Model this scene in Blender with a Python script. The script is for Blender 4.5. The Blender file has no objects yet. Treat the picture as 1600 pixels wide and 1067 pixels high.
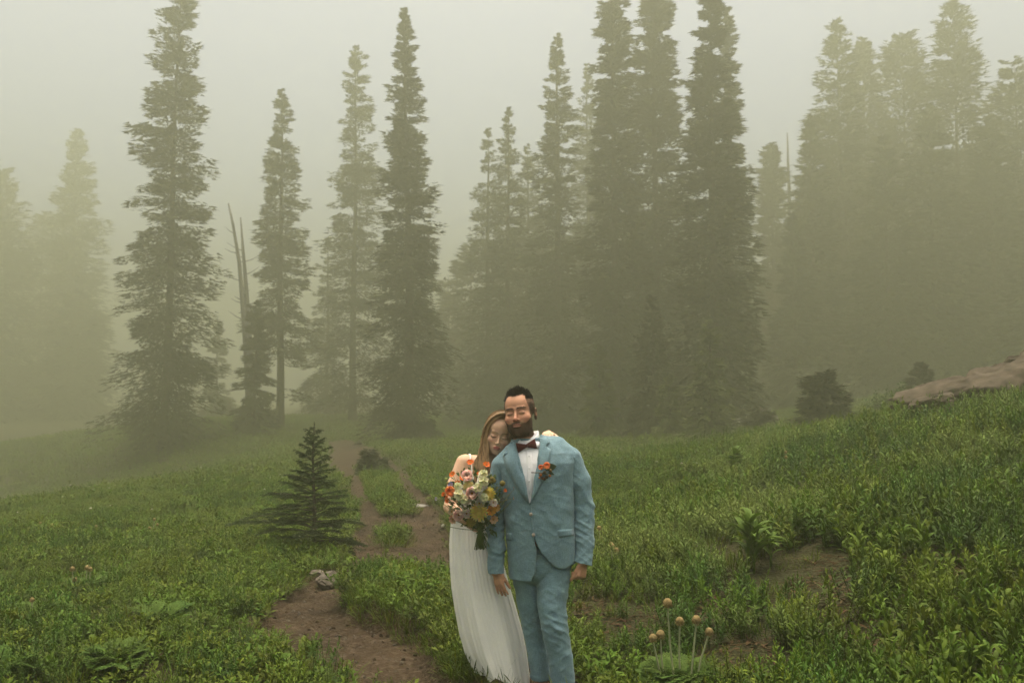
import bpy, bmesh, math, random
import numpy as np
from mathutils import Vector, Matrix
from mathutils.bvhtree import BVHTree

sc = bpy.context.scene
C = sc.collection
R = math.radians

# ------------------------------------------------------------------ camera
CAM_Z = 1.7
PITCH = math.atan((640 - 533.5) / 1556.0)
cam_d = bpy.data.cameras.new('camera')
cam = bpy.data.objects.new('camera', cam_d)
C.objects.link(cam)
cam.location = (0, 0, CAM_Z)
cam.rotation_euler = (R(90) + PITCH, 0, 0)
cam_d.sensor_width = 36.0
cam_d.lens = 36.0 * 1556.0 / 1600.0
cam_d.clip_start = 0.05
cam_d.clip_end = 1500
cam_d.dof.use_dof = True
cam_d.dof.focus_distance = 5.95
cam_d.dof.aperture_fstop = 4.0
sc.camera = cam

# ------------------------------------------------------------------ sky and sun
SUN_EL, SUN_AZ = R(86), R(8)          # azimuth from +Y clockwise: high overhead, veiled by the fog
world = bpy.data.worlds.new('World')
sc.world = world
world.use_nodes = True
wn = world.node_tree.nodes
wl = world.node_tree.links
wn.clear()
wo = wn.new('ShaderNodeOutputWorld')
bg = wn.new('ShaderNodeBackground')
sky = wn.new('ShaderNodeTexSky')
sky.sky_type = 'NISHITA'
sky.sun_disc = False
sky.sun_elevation = SUN_EL
sky.sun_rotation = SUN_AZ
sky.altitude = 1700
sky.air_density = 0.15
sky.dust_density = 10.0
sky.ozone_density = 0.0
bg.inputs['Strength'].default_value = 0.15
wl.new(sky.outputs[0], bg.inputs['Color'])
wl.new(bg.outputs[0], wo.inputs['Surface'])

sun_d = bpy.data.lights.new('sun', 'SUN')
sun_d.energy = 0.5
sun_d.angle = R(35)
sun_d.color = (1.0, 0.90, 0.74)
sun = bpy.data.objects.new('sun', sun_d)
C.objects.link(sun)
sdir = Vector((math.sin(SUN_AZ) * math.cos(SUN_EL), math.cos(SUN_AZ) * math.cos(SUN_EL), math.sin(SUN_EL)))
sun.rotation_euler = (-sdir).to_track_quat('-Z', 'Y').to_euler()
sun.location = (0, -5, 60)

vs = sc.view_settings
vs.view_transform = 'Standard'
vs.look = 'None'
vs.gamma = 1.0
vs.use_curve_mapping = False
vs.exposure = 2.65

sc.cycles.max_bounces = 6
sc.cycles.diffuse_bounces = 2
sc.cycles.glossy_bounces = 1
sc.cycles.transmission_bounces = 3
sc.cycles.volume_bounces = 1
sc.cycles.transparent_max_bounces = 8
sc.cycles.use_adaptive_sampling = True
sc.cycles.adaptive_threshold = 0.02
sc.cycles.use_denoising = True
sc.cycles.caustics_reflective = False
sc.cycles.caustics_refractive = False

# ------------------------------------------------------------------ helpers
FPX = 1556.0


def W(px, py, Y):
    """world point at world depth Y seen at photograph pixel (px, py)"""
    cx = (px - 800.0) / FPX
    cy = -(py - 533.5) / FPX
    c, s = math.cos(PITCH), math.sin(PITCH)
    d = np.array([cx, c - cy * s, s + cy * c])
    return np.array([0, 0, CAM_Z]) + d * (Y / d[1])


def YF(Y):
    """distance of things in the far meadow and the wood"""
    return Y if Y < 20 else 20 + (Y - 20) * 1.6


def tag(o, label=None, cat=None, group=None, kind=None):
    if label: o['label'] = label
    if cat: o['category'] = cat
    if group: o['group'] = group
    if kind: o['kind'] = kind
    return o


def empty(name, loc=(0, 0, 0), rz=0.0):
    o = bpy.data.objects.new(name, None)
    o.empty_display_size = 0.1
    C.objects.link(o)
    o.location = [float(v) for v in loc]
    o.rotation_euler = (0, 0, rz)
    return o


def np_mesh(name, verts, faces, mat=None, smooth=False, col=None, mids=None):
    """verts (N,3); faces = array (M,3) or (M,4) or list of such arrays"""
    me = bpy.data.meshes.new(name)
    verts = np.asarray(verts, dtype=np.float32)
    if not isinstance(faces, list):
        faces = [faces]
    faces = [np.asarray(f, dtype=np.int32) for f in faces if len(f)]
    me.vertices.add(len(verts))
    me.vertices.foreach_set('co', verts.ravel())
    idx = np.concatenate([f.ravel() for f in faces])
    tot = np.concatenate([np.full(len(f), f.shape[1], dtype=np.int32) for f in faces])
    st = np.concatenate([[0], np.cumsum(tot)[:-1]]).astype(np.int32)
    me.loops.add(len(idx))
    me.loops.foreach_set('vertex_index', idx)
    me.polygons.add(len(tot))
    me.polygons.foreach_set('loop_start', st)
    me.polygons.foreach_set('loop_total', tot)
    me.update(calc_edges=True)
    me.validate()
    if smooth:
        me.polygons.foreach_set('use_smooth', np.ones(len(me.polygons), dtype=bool))
    if col is not None:
        a = me.color_attributes.new('Col', 'FLOAT_COLOR', 'POINT')
        col = np.asarray(col, dtype=np.float32)
        if col.shape[1] == 3:
            col = np.concatenate([col, np.ones((len(col), 1), dtype=np.float32)], axis=1)
        a.data.foreach_set('color', col.ravel())
    if mat is not None:
        for m in (mat if isinstance(mat, (list, tuple)) else [mat]):
            me.materials.append(m)
    if mids is not None:
        me.polygons.foreach_set('material_index', np.asarray(mids, dtype=np.int32))
    return me


def link(name, me, parent=None, loc=None):
    o = bpy.data.objects.new(name, me)
    C.objects.link(o)
    if parent is not None:
        o.parent = parent
    if loc is not None:
        o.location = [float(v) for v in loc]
    return o


class MB:
    """mesh collector: tubes, lathe-like sheets, raw faces"""
    def __init__(s):
        s.v = []; s.q = []; s.t = []; s.n = 0; s.c = []

    def raw(s, v, q=(), t=(), col=None):
        v = np.asarray(v, dtype=float).reshape(-1, 3)
        s.v.append(v)
        if len(q): s.q.append(np.asarray(q, dtype=int) + s.n)
        if len(t): s.t.append(np.asarray(t, dtype=int) + s.n)
        s.c.append(np.tile(np.asarray(col if col is not None else (1, 1, 1), dtype=float), (len(v), 1)) if np.ndim(col) < 2 else np.asarray(col, float))
        s.n += len(v)

    def tube(s, pts, rad, sides=6, col=None, cap=True, squash=1.0):
        pts = np.asarray(pts, dtype=float)
        rad = np.broadcast_to(np.asarray(rad, dtype=float), (len(pts),))
        tg = np.gradient(pts, axis=0)
        tg /= np.linalg.norm(tg, axis=1, keepdims=True) + 1e-9
        ref = np.array([0, 0, 1.0]) if abs(tg[0, 2]) < 0.9 else np.array([1.0, 0, 0])
        V = []
        a = np.arange(sides) * 2 * math.pi / sides
        for p, t, r in zip(pts, tg, rad):
            u = np.cross(t, ref); u /= np.linalg.norm(u) + 1e-9
            w = np.cross(t, u)
            V.append(p + r * (np.cos(a)[:, None] * u + squash * np.sin(a)[:, None] * w))
        V = np.concatenate(V)
        q = []
        for i in range(len(pts) - 1):
            for j in range(sides):
                k = (j + 1) % sides
                q.append((i * sides + j, i * sides + k, (i + 1) * sides + k, (i + 1) * sides + j))
        t = []
        if cap:
            n = len(pts) * sides
            V = np.concatenate([V, pts[:1], pts[-1:]])
            for j in range(sides):
                k = (j + 1) % sides
                t.append((n, k, j))
                t.append((n + 1, (len(pts) - 1) * sides + j, (len(pts) - 1) * sides + k))
        s.raw(V, q, t, col)

    def ball(s, c, r, col=None, seg=8, rings=6, rot=None):
        r = np.broadcast_to(np.asarray(r, float), (3,))
        V = []
        for i in range(rings + 1):
            th = math.pi * i / rings
            for j in range(seg):
                ph = 2 * math.pi * j / seg
                V.append((math.sin(th) * math.cos(ph), math.sin(th) * math.sin(ph), math.cos(th)))
        V = np.array(V) * r
        if rot is not None: V = V @ np.asarray(rot).T
        q = [(i * seg + j, (i + 1) * seg + j, (i + 1) * seg + (j + 1) % seg, i * seg + (j + 1) % seg) for i in range(rings) for j in range(seg)]
        s.raw(V + np.asarray(c), q, (), col)

    def mesh(s, name, mat, smooth=True):
        f = []
        if s.q: f.append(np.concatenate(s.q))
        if s.t: f.append(np.concatenate(s.t))
        return np_mesh(name, np.concatenate(s.v), f, mat, smooth, col=np.concatenate(s.c))

    def build(s, name, mat, parent=None, smooth=True):
        return link(name, s.mesh(name, mat, smooth), parent)


def _hash(ix, iy, iz, seed):
    h = (ix.astype(np.int64) * 374761393 + iy.astype(np.int64) * 668265263 + iz.astype(np.int64) * 2147483647 + seed * 1274126177) & 0xFFFFFFFF
    h = ((h ^ (h >> 13)) * 1274126177) & 0xFFFFFFFF
    h = (h ^ (h >> 16)) & 0xFFFFFF
    return h / float(0xFFFFFF)


def vnoise(x, y, z=None, seed=0):
    """value noise 0..1, vectorised"""
    x = np.asarray(x, float); y = np.asarray(y, float)
    z = np.zeros_like(x) if z is None else np.asarray(z, float)
    x, y, z = np.broadcast_arrays(x, y, z)
    ix, iy, iz = np.floor(x), np.floor(y), np.floor(z)
    fx, fy, fz = x - ix, y - iy, z - iz
    fx = fx * fx * (3 - 2 * fx); fy = fy * fy * (3 - 2 * fy); fz = fz * fz * (3 - 2 * fz)
    o = 0
    for dx in (0, 1):
        for dy in (0, 1):
            for dz in (0, 1):
                wgt = (fx if dx else 1 - fx) * (fy if dy else 1 - fy) * (fz if dz else 1 - fz)
                o = o + wgt * _hash(ix + dx, iy + dy, iz + dz, seed)
    return o


def fbm(x, y, z=None, seed=0, oct=3):
    o, a, n = 0, 1.0, 0
    for i in range(oct):
        f = 2.0 ** i
        o = o + a * vnoise(np.asarray(x) * f, np.asarray(y) * f, None if z is None else np.asarray(z) * f, seed + i * 17)
        n += a; a *= 0.5
    return o / n


def sstep(a, b, x):
    t = np.clip((x - a) / (b - a), 0, 1)
    return t * t * (3 - 2 * t)


# ------------------------------------------------------------------ materials
def new_mat(name):
    m = bpy.data.materials.new(name)
    m.use_nodes = True
    nt = m.node_tree
    nt.nodes.clear()
    out = nt.nodes.new('ShaderNodeOutputMaterial')
    return m, nt, out


def pmat(name, color, rough=0.8, spec=0.25, nscale=0, namt=0.25, bump=0, bscale=None, use_col=False, trans=0.0,
         rnd=0.0, coords='Object', sheen=0.0, sss=0.0, detail=4.0, tint=None):
    """principled material: base colour x noise variation x (vertex colour) x (random per object), optional translucency"""
    m, nt, out = new_mat(name)
    N, L = nt.nodes, nt.links
    b = N.new('ShaderNodeBsdfPrincipled')
    b.inputs['Roughness'].default_value = rough
    b.inputs['Specular IOR Level'].default_value = spec
    if sheen:
        b.inputs['Sheen Weight'].default_value = sheen
    if sss:
        b.inputs['Subsurface Weight'].default_value = sss
        b.inputs['Subsurface Radius'].default_value = (0.012, 0.005, 0.003)
        b.inputs['Subsurface Scale'].default_value = 1.0
    rgb = N.new('ShaderNodeRGB'); rgb.outputs[0].default_value = (*color, 1)
    cur = rgb.outputs[0]
    tc = None
    if nscale:
        tc = N.new('ShaderNodeTexCoord')
        nz = N.new('ShaderNodeTexNoise')
        nz.inputs['Scale'].default_value = nscale
        nz.inputs['Detail'].default_value = detail
        L.new(tc.outputs[coords], nz.inputs['Vector'])
        mr = N.new('ShaderNodeMapRange')
        mr.inputs['From Min'].default_value = 0.3; mr.inputs['From Max'].default_value = 0.7
        mr.inputs['To Min'].default_value = 1 - namt; mr.inputs['To Max'].default_value = 1 + namt
        L.new(nz.outputs['Fac'], mr.inputs['Value'])
        if tint is None:
            mx = N.new('ShaderNodeMix'); mx.data_type = 'RGBA'; mx.blend_type = 'MULTIPLY'
            mx.inputs[0].default_value = 1
            L.new(cur, mx.inputs[6]); L.new(mr.outputs[0], mx.inputs[7])
        else:
            mr.inputs['To Min'].default_value = 0; mr.inputs['To Max'].default_value = 1
            mx = N.new('ShaderNodeMix'); mx.data_type = 'RGBA'
            L.new(mr.outputs[0], mx.inputs[0])
            L.new(cur, mx.inputs[6]); mx.inputs[7].default_value = (*tint, 1)
        cur = mx.outputs[2]
    if use_col:
        at = N.new('ShaderNodeAttribute'); at.attribute_name = 'Col'
        mx = N.new('ShaderNodeMix'); mx.data_type = 'RGBA'; mx.blend_type = 'MULTIPLY'; mx.inputs[0].default_value = 1
        L.new(cur, mx.inputs[6]); L.new(at.outputs['Color'], mx.inputs[7]); cur = mx.outputs[2]
    if rnd:
        oi = N.new('ShaderNodeObjectInfo')
        hs = N.new('ShaderNodeHueSaturation')
        m1 = N.new('ShaderNodeMapRange'); m1.inputs['To Min'].default_value = 0.5 - 0.035 * rnd; m1.inputs['To Max'].default_value = 0.5 + 0.02 * rnd
        m2 = N.new('ShaderNodeMapRange'); m2.inputs['To Min'].default_value = 1 - 0.3 * rnd; m2.inputs['To Max'].default_value = 1 + 0.3 * rnd
        mu = N.new('ShaderNodeMath'); mu.operation = 'FRACT'
        ml = N.new('ShaderNodeMath'); ml.operation = 'MULTIPLY'; ml.inputs[1].default_value = 7.31
        L.new(oi.outputs['Random'], m1.inputs['Value'])
        L.new(oi.outputs['Random'], ml.inputs[0]); L.new(ml.outputs[0], mu.inputs[0]); L.new(mu.outputs[0], m2.inputs['Value'])
        L.new(m1.outputs[0], hs.inputs['Hue']); L.new(m2.outputs[0], hs.inputs['Value'])
        L.new(cur, hs.inputs['Color']); cur = hs.outputs[0]
    L.new(cur, b.inputs['Base Color'])
    if bump:
        if tc is None: tc = N.new('ShaderNodeTexCoord')
        bn = N.new('ShaderNodeTexNoise'); bn.inputs['Scale'].default_value = bscale or nscale or 20; bn.inputs['Detail'].default_value = 5
        L.new(tc.outputs[coords], bn.inputs['Vector'])
        bp = N.new('ShaderNodeBump'); bp.inputs['Strength'].default_value = min(1, bump); bp.inputs['Distance'].default_value = 0.02 * bump
        L.new(bn.outputs['Fac'], bp.inputs['Height']); L.new(bp.outputs[0], b.inputs['Normal'])
    if trans:
        tr = N.new('ShaderNodeBsdfTranslucent')
        L.new(cur, tr.inputs['Color'])
        ms = N.new('ShaderNodeMixShader'); ms.inputs[0].default_value = trans
        L.new(b.outputs[0], ms.inputs[1]); L.new(tr.outputs[0], ms.inputs[2])
        L.new(ms.outputs[0], out.inputs['Surface'])
    else:
        L.new(b.outputs[0], out.inputs['Surface'])
    return m
# ================================================================== terrain
_cp = []
for px, py, Y in [
    (850, 1083, 5.95), (600, 1090, 6.0), (400, 1067, 6.2), (200, 1067, 6.1), (0, 1067, 6.0), (1000, 1067, 6.05), (1150, 1067, 5.7),
    (1300, 1067, 5.35), (1450, 1067, 5.1), (1600, 1067, 4.9), (0, 900, 10.0), (250, 900, 10.1), (480, 880, 10.9), (640, 880, 10.9), (700, 850, 12.2),
    (1000, 850, 10.3), (1200, 850, 8.3), (1400, 850, 7.3), (1600, 800, 7.6), (1100, 770, 14), (1300, 760, 11.5), (1500, 700, 11.5), (1600, 628, 14.5),
    (1450, 655, 15.5), (1300, 690, 17.0), (1200, 702, 19.5), (1100, 708, 23), (1000, 704, 28), (1100, 695, 36), (950, 695, 36), (850, 690, 38),
    (600, 780, 17.5), (560, 735, 25), (530, 700, 35), (680, 745, 22), (640, 695, 38), (760, 688, 42), (440, 680, 44), (0, 824, 17.5), (130, 797, 19),
    (270, 770, 20.5), (400, 742, 23.5), (60, 840, 13.5), (0, 778, 42), (150, 735, 40.5), (300, 705, 39), (250, 672, 43), (80, 690, 50), (0, 700, 60),
    (1280, 688, 27), (1400, 655, 28), (1170, 672, 33), (1500, 612, 36), (1600, 590, 38), (1350, 632, 42), (1220, 648, 48), (500, 655, 60), (800, 650, 62),
    (1100, 645, 62), (100, 655, 90), (500, 640, 110), (1100, 630, 110), (1550, 560, 80)]:
    _cp.append(W(px, py, YF(Y)))
for p in [(-16.4, 32, -2.5), (-13.4, 32, -1.5), (-10.3, 31, -0.5), (-21, 40, -3.2), (-12, 38, -0.9), (0, -8, 0.05), (-9, -4, 0.1), (9, -4, 2.2), (0, 2, 0.03), (-5, 3, 0.05), (4.2, 2.6, 0.75), (9, 5, 2.3), (14, 12, 3.0), (-14, 10, 0.0), (-30, 30, -1.2), (22, 28, 2.6),
          (-110, 80, 0), (-160, 220, 2), (0, 290, 4), (160, 220, 12), (90, 90, 8), (60, 0, 6), (-60, 0, 0), (0, -60, 0)]:
    _cp.append(np.array(p, float))
_cp = np.array(_cp)


def _tps_fit(P, lam=0.02):
    n = len(P)
    d = np.linalg.norm(P[:, None, :2] - P[None, :, :2], axis=2) + 1e-9
    K = d * d * np.log(d) + np.eye(n) * lam
    A = np.zeros((n + 3, n + 3))
    A[:n, :n] = K
    A[:n, n] = 1; A[:n, n + 1:] = P[:, :2]
    A[n, :n] = 1; A[n + 1:, :n] = P[:, :2].T
    return np.linalg.solve(A, np.concatenate([P[:, 2], np.zeros(3)]))


_tw = _tps_fit(_cp)


def tps(x, y):
    x = np.asarray(x, float); y = np.asarray(y, float)
    o = _tw[-3] + _tw[-2] * x + _tw[-1] * y
    for i in range(len(_cp)):
        d2 = (x - _cp[i, 0]) ** 2 + (y - _cp[i, 1]) ** 2 + 1e-9
        o = o + _tw[i] * 0.5 * d2 * np.log(d2)
    return o


def ground_hit(px, py, y0=3.0, y1=170.0):
    """first crossing of the view ray with the smooth terrain"""
    Y = np.geomspace(y0, y1, 600)
    P = np.array([W(px, py, v) for v in Y])
    d = P[:, 2] - tps(P[:, 0], P[:, 1])
    k = np.where(d < 0)[0]
    return P[k[0]] if len(k) else P[-1]


def gpoly(pts):
    return np.array([ground_hit(*p)[:2] for p in pts])


TRAIL = gpoly([(508, 690), (514, 715), (530, 750), (545, 790), (549, 830), (545, 862), (540, 885), (505, 900), (470, 912), (425, 935), (410, 962),
               (420, 992), (462, 1024), (510, 1050), (535, 1075), (548, 1095), (600, 1110), (900, 1120), (905, 1070), (760, 1000), (742, 900),
               (716, 845), (698, 805), (668, 772), (636, 742), (606, 716), (578, 698), (552, 688)])
ISLES = [gpoly([(546, 932), (575, 908), (620, 900), (690, 912), (722, 935), (760, 990), (800, 1060), (790, 1100), (735, 1085), (700, 1040), (672, 1006), (640, 985), (600, 968), (560, 962)]),
         gpoly([(600, 832), (612, 822), (632, 828), (636, 848), (618, 856), (602, 850)]),
         gpoly([(560, 728), (575, 722), (606, 745), (618, 770), (642, 790), (636, 806), (604, 804), (590, 785), (572, 758)])]


def sdpoly(x, y, poly):
    """signed distance, positive inside"""
    x = np.asarray(x, float); y = np.asarray(y, float)
    d = np.full(x.shape, 1e9); ins = np.zeros(x.shape, bool)
    n = len(poly)
    for i in range(n):
        a = poly[i]; b = poly[(i + 1) % n]
        ex, ey = b - a
        t = np.clip(((x - a[0]) * ex + (y - a[1]) * ey) / (ex * ex + ey * ey + 1e-12), 0, 1)
        d = np.minimum(d, (x - a[0] - t * ex) ** 2 + (y - a[1] - t * ey) ** 2)
        c = ((a[1] > y) != (b[1] > y)) & (x < ex * (y - a[1]) / (ey if abs(ey) > 1e-12 else 1e-12) + a[0])
        ins ^= c
    d = np.sqrt(d)
    return np.where(ins, d, -d)


def trail_sd(x, y):
    x = np.asarray(x, float); y = np.asarray(y, float)
    wx = x + (fbm(x * 1.6, y * 1.2, seed=5) - 0.5) * 0.30 + (vnoise(x * 9, y * 9, seed=8) - 0.5) * 0.07
    wy = y + (fbm(x * 1.6, y * 1.2, seed=6) - 0.5) * 0.45
    d = sdpoly(wx, wy, TRAIL)
    for I in ISLES:
        d = np.minimum(d, -sdpoly(wx, wy, I))
    return d


def gz(x, y, micro=True, sd=None):
    x = np.asarray(x, float); y = np.asarray(y, float)
    z = tps(x, y)
    if sd is None: sd = trail_sd(x, y)
    near = sstep(16, 8, y)
    z = z - sstep(-0.02, 0.12, sd) * (0.04 + 0.035 * near)
    z = z + sstep(-0.06, 0.10, sdpoly(x, y, ISLES[0])) * 0.10
    z = z + sstep(-0.25, -0.02, sd) * sstep(0.02, -0.02, sd) * 0.02 * near
    bd = sstep(-0.1, -0.4, sd)
    z = z + bd * (fbm(x * 0.9, y * 0.9, seed=11) - 0.5) * 0.14
    if micro:
        tr = sstep(0.0, 0.1, sd)
        z = z + (fbm(x * 7, y * 7, seed=21, oct=4) - 0.5) * (0.035 + 0.045 * tr) * sstep(40, 14, y)
    return z


def gz1(x, y):
    return float(gz(np.array([x]), np.array([y]), micro=False)[0])


# ---- ground and trail: one grid, split where the bare soil begins
def _axis(lo, f0, f1, hi, st, gr=1.09):
    a = list(np.arange(f0, f1, st))
    s = st
    while a[-1] < hi:
        s *= gr; a.append(a[-1] + s)
    s = st; b = [a[0]]
    while b[-1] > lo:
        s *= gr; b.append(b[-1] - s)
    return np.array(b[:0:-1] + a)


gx = _axis(-230, -4.5, 3.0, 230, 0.05, 1.07)
gy = _axis(-60, 4.0, 14.0, 330, 0.05, 1.05)
GX, GY = np.meshgrid(gx, gy, indexing='ij')
SDG = trail_sd(GX, GY)
GZ = gz(GX, GY, sd=SDG)
nX, nY = GX.shape
gv = np.stack([GX, GY, GZ], -1).reshape(-1, 3)
ii = (np.arange(nX - 1)[:, None] * nY + np.arange(nY - 1)[None, :]).ravel()
gq = np.stack([ii, ii + nY, ii + nY + 1, ii + 1], 1)
ts = SDG.ravel()[gq].mean(axis=1) > -0.03
gxy = GX.ravel()[gq].mean(axis=1)


def sub_mesh(name, fq, mat):
    u, inv = np.unique(fq.ravel(), return_inverse=True)
    return np_mesh(name, gv[u], inv.reshape(-1, 4), mat, True)


def ground_mat(name, c1, c2, c3, rough=0.95):
    m, nt, out = new_mat(name)
    N, L = nt.nodes, nt.links
    b = N.new('ShaderNodeBsdfPrincipled'); b.inputs['Roughness'].default_value = rough; b.inputs['Specular IOR Level'].default_value = 0.12
    tc = N.new('ShaderNodeTexCoord')
    n1 = N.new('ShaderNodeTexNoise'); n1.inputs['Scale'].default_value = 1.7; n1.inputs['Detail'].default_value = 6
    n2 = N.new('ShaderNodeTexNoise'); n2.inputs['Scale'].default_value = 22; n2.inputs['Detail'].default_value = 6
    vo = N.new('ShaderNodeTexVoronoi'); vo.inputs['Scale'].default_value = 38
    for n in (n1, n2, vo): L.new(tc.outputs['Object'], n.inputs['Vector'])
    r = N.new('ShaderNodeValToRGB')
    r.color_ramp.elements[0].position = 0.35; r.color_ramp.elements[0].color = (*c1, 1)
    r.color_ramp.elements[1].position = 0.65; r.color_ramp.elements[1].color = (*c2, 1)
    L.new(n1.outputs['Fac'], r.inputs[0])
    r2 = N.new('ShaderNodeMapRange'); r2.inputs['From Min'].default_value = 0.52; r2.inputs['From Max'].default_value = 0.7
    L.new(n2.outputs['Fac'], r2.inputs['Value'])
    mx = N.new('ShaderNodeMix'); mx.data_type = 'RGBA'; mx.inputs[7].default_value = (*c3, 1)
    L.new(r2.outputs[0], mx.inputs[0]); L.new(r.outputs[0], mx.inputs[6])
    L.new(mx.outputs[2], b.inputs['Base Color'])
    ad = N.new('ShaderNodeMath'); ad.operation = 'MULTIPLY_ADD'; ad.inputs[1].default_value = -0.6
    L.new(vo.outputs['Distance'], ad.inputs[0]); L.new(n2.outputs['Fac'], ad.inputs[2])
    bp = N.new('ShaderNodeBump'); bp.inputs['Strength'].default_value = 0.9; bp.inputs['Distance'].default_value = 0.03
    L.new(ad.outputs[0], bp.inputs['Height']); L.new(bp.outputs[0], b.inputs['Normal'])
    L.new(b.outputs[0], out.inputs['Surface'])
    return m


M_soil = ground_mat('soil', (0.026, 0.017, 0.009), (0.050, 0.033, 0.018), (0.080, 0.058, 0.037))
M_turf = ground_mat('turf', (0.024, 0.026, 0.009), (0.032, 0.030, 0.011), (0.046, 0.032, 0.017))
tag(link('meadow_ground', sub_mesh('meadow_ground', gq[~ts], M_turf)), kind='structure')
tag(link('trail', sub_mesh('trail', gq[ts], M_soil)), kind='structure')

# ================================================================== haze
m, nt, out = new_mat('haze')
pv = nt.nodes.new('ShaderNodeVolumePrincipled')
pv.inputs['Color'].default_value = (0.685, 0.705, 0.475, 1)
pv.inputs['Density'].default_value = 0.0122
pv.inputs['Anisotropy'].default_value = 0.7
pv.inputs['Density Attribute'].default_value = ''
pv.inputs['Temperature Attribute'].default_value = ''
nt.links.new(pv.outputs[0], out.inputs['Volume'])
try:
    m.cycles.homogeneous_volume = True
except Exception:
    pass
M_haze = m
zlo = float(gv[:, 2].min()) - 1.0
hb = MB()
X0, X1, Y0, Y1, Z0, Z1 = -260, 260, -90, 370, zlo, 42.5
hv = [(x, y, z) for z in (Z0, Z1) for x, y in ((X0, Y0), (X1, Y0), (X1, Y1), (X0, Y1))]
hb.raw(hv, [(3, 2, 1, 0), (4, 5, 6, 7), (0, 1, 5, 4), (1, 2, 6, 5), (2, 3, 7, 6), (3, 0, 4, 7)])
tag(hb.build('haze', M_haze, smooth=False), 'pale grey green fog hanging over the whole meadow', 'fog', kind='stuff')
# ================================================================== trees
M_bark = pmat('bark', (0.085, 0.07, 0.055), 0.95, 0.1, nscale=9, namt=0.4, bump=0.6, bscale=14)
M_dead = pmat('dead_wood', (0.17, 0.16, 0.145), 0.9, 0.1, nscale=8, namt=0.3)
M_fir = pmat('fir_needles', (0.034, 0.044, 0.016), 0.7, 0.2, use_col=True, trans=0.15)
M_fir_pale = pmat('pale_fir_needles', (0.08, 0.11, 0.032), 0.7, 0.2, use_col=True, trans=0.2)
M_leaf = pmat('shrub_leaf', (0.085, 0.125, 0.04), 0.6, 0.3, use_col=True, trans=0.3)


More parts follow.
